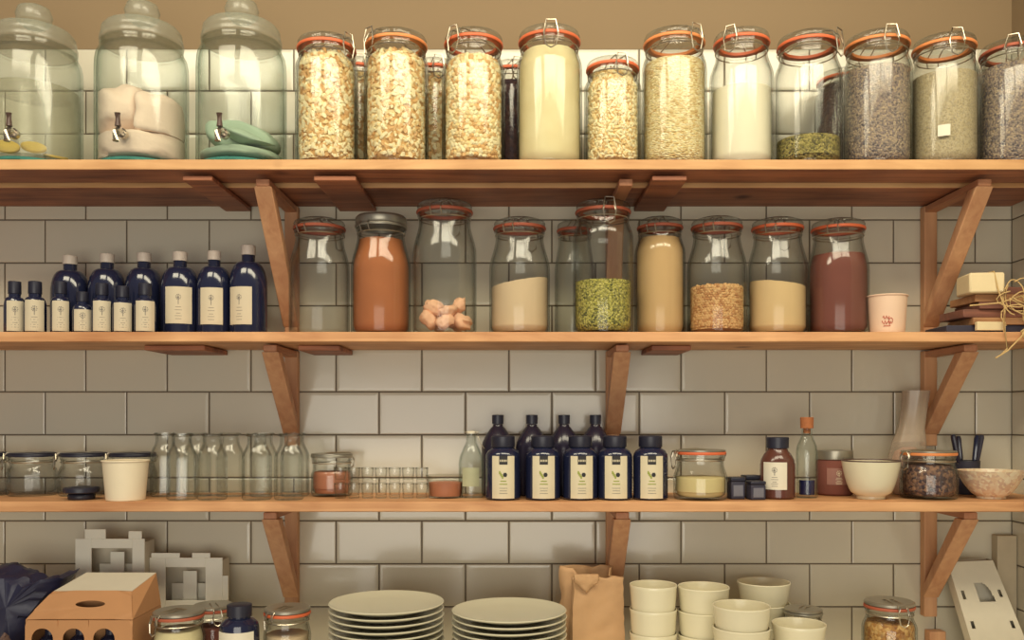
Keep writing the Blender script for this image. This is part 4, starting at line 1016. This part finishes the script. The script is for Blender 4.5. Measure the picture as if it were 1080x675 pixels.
cup_stack(689, -0.2, 50, 616, 3, 0.050, 'stack beside the brown paper bag', 'cream bowls beside the paper bag')
cup_stack(742, -0.2, 54, 618, 3, 0.050, 'second stack right of the paper bag', 'cream bowls in the second stack')
cup_stack(782, -0.32, 60, 638, 3, 0.042, 'front stack, nearest of the bowl stacks', 'cream bowls in the front stack', 0.80)
cup_stack(805.5, -0.12, 55, 613, 3, 0.046, 'tall stack at the back by the wall', 'cream bowls in the back stack', 0.74)
cup_stack(842.5, -0.3, 56, 657, 2, 0.040, 'low rightmost stack', 'cream bowls in the low stack', 0.76)
G4 = 'clip jars on the counter'
j = clip_jar(847, -0.195, 40, 641, ZCT, 'clip jar with grey lid behind the low stack of bowls', 2.5, 'tin_lid', 0.90, (0.6, 0.78), G4, lid='tin_lid')
fill_powder(j, 662, 'sugar', 'white_powder', 'white powder in the jar behind the low bowls')
j = clip_jar(938, -0.22, 55, 633, ZCT, 'clip jar of orange granola at right on the counter, pinkish seal', 0.1, 'seal_dull', 0.84, (0.62, 0.80), G4, lid='tin_lid')
fill_powder(j, 655, 'granola', 'orange_granola', 'orange granola in the counter jar at right', dome=0.006)
j = clip_jar(188.5, -0.3, 54, 643, ZCT, 'clip jar with cream contents right of the cardboard carrier', -0.6, 'seal_dull', 0.88, (0.62, 0.80), G4, lid='tin_lid')
fill_powder(j, 663, 'flour', 'cream_flour', 'cream flour in the counter jar by the cardboard carrier')
j = clip_jar(225, -0.19, 44, 637, ZCT, 'clip jar behind the dark capped bottle on the counter', 0.5, 'seal_dull', 0.88, (0.62, 0.80), G4, lid='tin_lid')
fill_powder(j, 660, 'maroon', 'brown_spice', 'brown spice in the jar behind the dark capped bottle')
j = clip_jar(303, -0.28, 49, 640, ZCT, 'clip jar with tin lid standing left of the plates', -0.5, 'seal', 0.90, (0.62, 0.80), G4, lid='tin_lid')
fill_powder(j, 668, 'pale_flour', 'pale_flour', 'pale flour in the jar left of the plates')
y = -0.32; t = thing('capped_bottle', 'dark bottle with wide dark cap and white label on the counter', 'bottle', (sx(252.5, y), y, ZCT))
r = sl(20.5, y); h = sz(637, y) - ZCT
MB().lathe([(0, 0.0006), (r * 0.93, 0.0006), (r, 0.004), (r, h * 0.70), (r * 0.95, h * 0.77), (r * 0.72, h * 0.82), (r * 0.55, h * 0.84), (r * 0.55, h * 0.86), (0, h * 0.86)], 30).build('body', M['navy'], t)
MB().lathe([(0, h * 0.86 + 0.0004), (r * 0.62, h * 0.86 + 0.0004), (r * 0.63, h - 0.001), (r * 0.58, h), (0, h)], 26).build('cap', M['navy_cap'], t)
lb = MB().patch(r + 0.0003, -1.05, 1.05, h * 0.15, h * 0.70); emblem(lb, r, 0, h * 0.12, h * 0.55, 1)
lb.build('label', [M['label_white'], M['ink']], t)

# brown paper bag: an open sack, corner towards the room, mouth crumpled
y = -0.168
t = thing('paper_bag', 'brown paper bag with open crumpled mouth, between plates and bowls', 'bag', (sx(624, y), y, ZCT), None, 0.36)
bw, bd, h = 0.062, 0.036, sz(604, y) - ZCT
NZ = 26; per = []
def seg(p, q, n): per.extend([(p[0] + (q[0] - p[0]) * k / n, p[1] + (q[1] - p[1]) * k / n) for k in range(n)])
seg((-bw, -bd), (bw, -bd), 16); seg((bw, -bd), (bw, bd), 10); seg((bw, bd), (-bw, bd), 16); seg((-bw, bd), (-bw, -bd), 10)
NP = len(per); vs, fs = [], []
for k in range(NZ + 1):
    q = k / NZ
    for i, (px_, py_) in enumerate(per):
        d = Vector((px_, py_, 0)).normalized()
        am = 0.002 + 0.007 * q * q
        nz = noise.noise(Vector((px_ * 26, py_ * 30, q * 5.0))) * am + noise.noise(Vector((px_ * 60 + 9, py_ * 70, q * 13))) * am * 0.45
        gus = -0.020 * math.exp(-(py_ / 0.012) ** 2) * (1 if abs(px_) > bw * 0.98 else 0) * q      # gusset fold in the sides
        sc_ = 1 - 0.06 * q + 0.05 * max(0, q - 0.9) * 10 * 0.3
        top = h * q + (q ** 6) * (0.010 * noise.noise(Vector((px_ * 30, py_ * 30, 8))) + 0.010 * (1 if py_ > 0 else -0.4) - 0.10 * (px_) * 0.5)
        vs.append((px_ * sc_ + d.x * nz + (gus * (1 if px_ > 0 else -1)), py_ * sc_ + d.y * nz, 0.0006 + top))
for k in range(NZ):
    for i in range(NP):
        j2 = (i + 1) % NP
        fs.append((k * NP + i, k * NP + j2, (k + 1) * NP + j2, (k + 1) * NP + i))
fs.append(tuple(range(NP))[::-1])
sk = MB().add(vs, fs).build('sack', M['kraft'], t, ang=40)
q = sk.modifiers.new('thick', 'SOLIDIFY'); q.thickness = 0.0012
# turned-down cuff hanging over the left front corner
vs, fs = [], []
for k in range(8):
    q = k / 7
    for i in range(15):
        u = -1 + 2 * i / 14
        px_ = -bw * 0.96 + (bw * 0.9) * (u + 1) / 2
        yy = -bd * 0.94 - 0.0035 - 0.004 * math.sin(q * PI) - 0.003 * noise.noise(Vector((u * 3, q * 4, 2)))
        vs.append((px_, yy - 0.002, h + 0.004 - 0.05 * px_ - q * (0.016 + 0.024 * (1 - abs(u)) + 0.005 * noise.noise(Vector((u * 4, 0, 3))))))
for k in range(7):
    for i in range(14):
        a_ = k * 15 + i; fs.append((a_, a_ + 15, a_ + 16, a_ + 1))
fo = MB().add(vs, fs).build('turned_cuff', M['kraft'], t, ang=40); sd = fo.modifiers.new('thick', 'SOLIDIFY'); sd.thickness = 0.0012

# cardboard bottle carrier
yf = -0.33; xa, xb = sx(27, yf), sx(140, yf); zt = sz(654, yf); ybk = -0.19
t = thing('bottle_carrier', 'orange cardboard bottle carrier with three round holes and handle slot', 'carton', ((xa + xb) / 2, -0.26, ZCT))
hw, hd, hh = (xb - xa) / 2, 0.07, zt - ZCT
def panel_holes(mb, x0, x1, z0, z1, holes, put, mi=0, n=24):
    """flat panel with round holes: columns between holes, ring fans round each"""
    cols = [x0] + [0.5 * (a[0] + b[0]) for a, b in zip(holes, holes[1:])] + [x1]
    for (cx, cz, rx_, rz_), c0, c1 in zip(holes, cols, cols[1:]):
        inner, outer = [], []
        for k in range(n):
            a = 2 * PI * (k + 0.5) / n; ca, sa = math.cos(a), math.sin(a)
            inner.append((cx + rx_ * ca, cz + rz_ * sa))
            tx = ((c1 - cx) if ca > 0 else (cx - c0)) / max(abs(ca), 1e-6); tz = ((z1 - cz) if sa > 0 else (cz - z0)) / max(abs(sa), 1e-6)
            q = min(tx, tz); outer.append((cx + q * ca, cz + q * sa))
        vs = [put(*p) for p in inner] + [put(*p) for p in outer]
        fs = [(k, (k + 1) % n, (k + 1) % n + n, k + n) for k in range(n)]
        mb.add(vs, fs, mi)
        # corners missed by the fans
        cor = [(c1, z1), (c0, z1), (c0, z0), (c1, z0)]
        for (X, Zq) in cor:
            ks = [k for k in range(n)]
            best = None
            for k in ks:
                p, q2 = outer[k], outer[(k + 1) % n]
                onx = abs(p[0] - X) < 1e-6 or abs(q2[0] - X) < 1e-6; onz = abs(p[1] - Zq) < 1e-6 or abs(q2[1] - Zq) < 1e-6
                if onx and onz and not (abs(p[0] - q2[0]) < 1e-6 or abs(p[1] - q2[1]) < 1e-6): best = (p, q2)
            if best: mb.add([put(*best[0]), put(*best[1]), put(X, Zq)], [(0, 2, 1)], mi)
mb = MB()
hr = sl(11.5, yf)
hl = [(sx(p_, yf) - (xa + xb) / 2, sz(674, yf) - ZCT, hr, hr) for p_ in (45, 78, 110)]
panel_holes(mb, -hw, hw, 0.0006, hh, hl, lambda u, v: (u, -hd, v))
fp = mb.build('front_panel', M['card'], t, smooth=False); fp.modifiers.new('weld', 'WELD'); q = fp.modifiers.new('thick', 'SOLIDIFY'); q.thickness = 0.002
mb = MB().box(-hw, -hw + 0.002, -hd + 0.0022, hd, 0.0006, hh).box(-hw + 0.002, hw - 0.002, hd - 0.002, hd, 0.0006, hh).box(hw - 0.002, hw, -hd + 0.0022, hd, 0.0006, hh).box(-hw + 0.002, hw - 0.002, -hd + 0.0022, hd - 0.002, 0.0006, 0.0026)
mb.build('box', M['card'], t, smooth=False)
# sloping gable panel with slot
ridge_z = sz(624, -0.275) - ZCT; ry_ = -0.015
MB().box(-hw * 0.74, hw * 0.74, -0.012, -0.010, 0.003, ridge_z - 0.001).build('slot_light_block', M['card'], t, smooth=False)  # inner card added to block light so the handle slot stays dark
mb = MB()
def gput(u, v):
    s = v; k = 1 - 0.25 * s
    return (u * k, -hd + (ry_ + hd) * s, hh + 0.001 + (ridge_z - hh) * s)
panel_holes(mb, -hw, hw, 0.0, 1.0, [(0.010, 0.52, sl(18, -0.3), 0.12)], gput, n=28)
gp_ = mb.build('gable_panel', M['card'], t, smooth=False); gp_.modifiers.new('weld', 'WELD'); q = gp_.modifiers.new('thick', 'SOLIDIFY'); q.thickness = 0.002
mb = MB()
mb.add([(-hw * 0.75, ry_ + 0.002, ridge_z + 0.001), (hw * 0.75, ry_ + 0.002, ridge_z + 0.001), (hw * 0.86, hd + 0.01, ridge_z + 0.022), (-hw * 0.55, hd + 0.01, ridge_z + 0.022)], [(0, 1, 2, 3)])
ff = mb.build('open_flap', M['card_grey'], t, smooth=False); tag(ff, 'pale grey inside face of the flap'); q = ff.modifiers.new('thick', 'SOLIDIFY'); q.thickness = 0.002
mb = MB(); mb.add([(hw, -hd, hh + 0.001), (hw, hd, hh + 0.001), (hw * 0.87, hd + 0.008, ridge_z + 0.021), (hw * 0.76, ry_, ridge_z)], [(0, 1, 2, 3)])
ff = mb.build('side_flap', M['card'], t, smooth=False); q = ff.modifiers.new('thick', 'SOLIDIFY'); q.thickness = 0.002
bot = None
for k, p_ in enumerate((45, 78, 110)):
    x_ = sx(p_, yf) ; lab = 'dark bottle inside the cardboard carrier, seen through the %s hole' % ('left', 'middle', 'right')[k]
    if bot is None:
        bot = thing('wine_bottle', lab, 'bottle', (x_, -0.299, ZCT + 0.003), 'bottles in the cardboard carrier')
        MB().lathe([(0, 0.0006), (0.020, 0.0006), (0.022, 0.004), (0.022, 0.075), (0.020, 0.088), (0.011, 0.096), (0.011, 0.11), (0, 0.11)], 24).build('body', M['black_hole'], bot)
        MB().lathe([(0, 0.1104), (0.0125, 0.1104), (0.0125, 0.124), (0, 0.124)], 18).build('cap', M['navy_cap'], bot)
    else: dup(bot, (x_, -0.299, ZCT + 0.003), lab)

# white die-cut cartons against the wall
def diecut(px0, px1, py0, py1, wx0, wx1, wy0, wy1, y, depth, label, tabs, name='card_carton'):
    X = lambda p_: sx(p_, y); cx = X((px0 + px1) / 2)
    t = thing(name, label, 'carton', (cx, y, ZCT), 'white die cut cartons')
    z0, z1 = 0.0006, sz(py0, y) - ZCT
    a0, a1, b0, b1 = X(px0) - cx, X(px1) - cx, X(wx0) - cx, X(wx1) - cx
    c0, c1 = sz(wy1, y) - ZCT, sz(wy0, y) - ZCT
    mb = MB()
    mb.box(a0, b0, -0.003, 0, z0, z1).box(b1, a1, -0.003, 0, z0, z1).box(b0, b1, -0.003, 0, c1, z1).box(b0, b1, -0.003, 0, z0, c0)
    for (t0, t1, u0, u1) in tabs: mb.box(X(t0) - cx, X(t1) - cx, -0.003, 0, sz(u1, y) - ZCT, sz(u0, y) - ZCT)
    mb.build('front_frame', M['card_white'], t, smooth=False, bevel=0.0008)
    mb = MB().box(a0, a0 + 0.002, 0.0002, depth, z0, z1 * 0.97).box(a1 - 0.002, a1, 0.0002, depth, z0, z1 * 0.97).box(a0 + 0.002, a1 - 0.002, depth - 0.002, depth, z0, z1 * 0.97)
    mb.build('back_panel', M['card_grey'], t, smooth=False)
    mb = MB().box(b0 + (b1 - b0) * 0.38, b0 + (b1 - b0) * 0.72, depth * 0.3, depth * 0.3 + 0.002, z0, c0 + (c1 - c0) * 0.85)
    mb.box(b0 + 0.004, b1 - 0.004, depth * 0.55, depth * 0.55 + 0.002, z0, c0 + (c1 - c0) * 0.45)
    mb.build('inner_flap', M['card_white'], t, smooth=False)
    return t
diecut(80, 153, 568, 700, 97, 140, 578, 612, -0.10, 0.05, 'white die cut carton with window behind the cardboard carrier', [(90, 112, 558, 568), (136, 150, 560, 568)])
diecut(158, 235, 588, 700, 175, 217, 598, 633, -0.075, 0.045, 'white die cut carton with square window behind the counter jars', [(160, 190, 583, 588), (203, 222, 583, 588), (235, 241, 607, 633), (154.5, 158, 607, 633)])
# leaning white carton with a D shaped hole
y = -0.085
t = thing('card_carton', 'white card carton with D shaped hole leaning in the right corner', 'carton', (sx(1038, y), y, ZCT))
X = lambda p_: sx(p_, y) - sx(1038, y); Zq = lambda p_: sz(p_, y) - ZCT
TL, TR, BR, BL = (X(1003), Zq(594)), (X(1051), Zq(592)), (X(1080), 0.001), (X(1021), 0.001)
def cput(u, v):
    a = (TL[0] + (TR[0] - TL[0]) * u, TL[1] + (TR[1] - TL[1]) * u); b = (BL[0] + (BR[0] - BL[0]) * u, BL[1] + (BR[1] - BL[1]) * u)
    return (b[0] + (a[0] - b[0]) * v, -0.035 + 0.05 * v, b[1] + (a[1] - b[1]) * v)
mb = MB()
def hole_grid(mb, us, vs_, skip, mi=0):
    nu, nv = len(us), len(vs_)
    pts = [cput(u, v) for v in vs_ for u in us]
    fs = []
    for b in range(nv - 1):
        for a in range(nu - 1):
            if (a, b) in skip: continue
            k = b * nu + a; fs.append((k, k + 1, k + nu + 1, k + nu))
    mb.add(pts, fs, mi)
us = [k / 44 for k in range(45)]; vs_ = [k / 66 for k in range(67)]
def cut(u, v):
    if 0.40 < u < 0.72 and 0.58 < v < 0.77:
        return u < 0.56 or ((u - 0.56) / 0.16) ** 2 + ((v - 0.60) / 0.17) ** 2 < 1
    for (ua, ub, va, vb) in ((0.10, 0.17, 0.31, 0.38), (0.83, 0.90, 0.31, 0.38), (0.10, 0.17, 0.61, 0.69), (0.84, 0.91, 0.62, 0.70)):
        if ua < u < ub and va < v < vb: return True
    return False
hole_grid(mb, us, vs_, {(a, b) for a in range(44) for b in range(66) if cut((a + 0.5) / 44, (b + 0.5) / 66)})
mo = mb.build('front_panel', M['card_grey'], t, smooth=False); q = mo.modifiers.new('thick', 'SOLIDIFY'); q.thickness = 0.002
mb = MB(); p4 = [cput(0, 0), cput(0, 1), cput(1, 1), cput(1, 0)]
bk = [(x_, y_ + 0.03, z_) for x_, y_, z_ in p4]
mb.add([p4[0], p4[1], bk[1], bk[0]], [(0, 1, 2, 3)]); mb.add([p4[3], p4[2], bk[2], bk[3]], [(0, 1, 2, 3)]); mb.add(bk, [(0, 1, 2, 3)])
mo = mb.build('back_panel', M['card_grey'], t, smooth=False)

# navy plastic bag and brown sack at far left
y = -0.19
t = thing('plastic_bag', 'crumpled navy plastic bag left of the cardboard carrier', 'bag', (sx(18, y), y, ZCT))
ctr = [(-0.076, 0.0006), (-0.080, 0.10), (-0.076, 0.207), (-0.04, 0.216), (-0.006, 0.211), (0.024, 0.198), (0.064, 0.188), (0.124, 0.203), (0.106, 0.178), (0.080, 0.152), (0.052, 0.118), (0.036, 0.06), (0.034, 0.0006)]
pp = []
for p0, p1 in zip(ctr, ctr[1:] + ctr[:1]):
    for k in range(5): pp.append((p0[0] + (p1[0] - p0[0]) * k / 5, p0[1] + (p1[1] - p0[1]) * k / 5))
NP = len(pp); vs, fs = [], []; LY = 9
for j_ in range(LY):
    q = -1 + 2 * j_ / (LY - 1); k = math.sqrt(max(0.0, 1 - (q * 0.97) ** 2)) ** 0.6
    for (x_, z_) in pp:
        cx_, cz_ = -0.01 + 0.35 * x_, 0.02 + 0.82 * z_
        d = 0.012 * noise.noise(Vector((x_ * 30, q * 2, z_ * 22))) + 0.006 * noise.noise(Vector((x_ * 70, q * 4, z_ * 60)))
        vs.append((cx_ + (x_ - cx_) * k + d * 0.6, 0.045 * q + d * 0.9, max(0.0006, cz_ + (z_ - cz_) * k + d)))
for j_ in range(LY - 1):
    for i_ in range(NP):
        i2 = (i_ + 1) % NP; fs.append((j_ * NP + i_, j_ * NP + i2, (j_ + 1) * NP + i2, (j_ + 1) * NP + i_))
for j_ in (0, LY - 1):
    c_ = len(vs); ring = [j_ * NP + i_ for i_ in range(NP)]
    vs.append((sum(vs[i_][0] for i_ in ring) / NP, vs[ring[0]][1] + (-0.004 if j_ == 0 else 0.004), sum(vs[i_][2] for i_ in ring) / NP))
    fs += [(ring[i_], c_, ring[(i_ + 1) % NP]) if j_ == 0 else (ring[i_], ring[(i_ + 1) % NP], c_) for i_ in range(NP)]
MB().add(vs, fs).build('sheet', M['plastic_navy'], t, ang=30)
y = -0.33; mb = MB(); mb.blob(0.045, 0.04, 0.10, 0.2, 3.0, 6.1, 24, 16)
mb.v = [(a, b, max(0.0006, c)) for a, b, c in mb.v]
tag(mb.build('brown_sack', M['brown_cloth'], loc=(sx(0, y), y, ZCT), ang=40), 'small brown sack in the lower left corner', 'sack')

# ---------------------------------------------------------------- light
def area(name, loc, target, sx_, sy_, watts, col):
    l = bpy.data.lights.new(name, 'AREA'); l.shape = 'RECTANGLE'; l.size = sx_; l.size_y = sy_; l.energy = watts; l.color = col
    o = bpy.data.objects.new(name, l); COL.objects.link(o); o.location = loc
    o.rotation_euler = (Vector(target) - Vector(loc)).to_track_quat('-Z', 'Y').to_euler()
    return o
WARM = (1.0, 0.90, 0.66)
for k, x in enumerate((-1.0, 0.1, 1.0)):
    area('ceiling_lamp', (x, -1.25, 2.75), (x * 0.9, -0.1, 1.7), 0.85, 0.42, 13.0, WARM)
area('front_fill', (-0.2, -3.6, 1.05), (0, 0, 1.0), 2.4, 1.3, 42, (1.0, 0.95, 0.82))  # unseen fill light added behind the camera to brighten shelves and counter
w = bpy.data.worlds.new('room_light'); sc.world = w; w.use_nodes = True
w.node_tree.nodes['Background'].inputs[0].default_value = (0.60, 0.53, 0.54, 1)
w.node_tree.nodes['Background'].inputs[1].default_value = 0.30

sc.cycles.use_denoising = True
sc.cycles.transparent_max_bounces = 40
sc.cycles.max_bounces = 8
sc.cycles.caustics_reflective = False; sc.cycles.caustics_refractive = False
sc.cycles.sample_clamp_indirect = 4.0
vs = sc.view_settings
vs.view_transform = 'Standard'; vs.look = 'None'; vs.gamma = 1.0; vs.use_curve_mapping = False; vs.exposure = 0.0
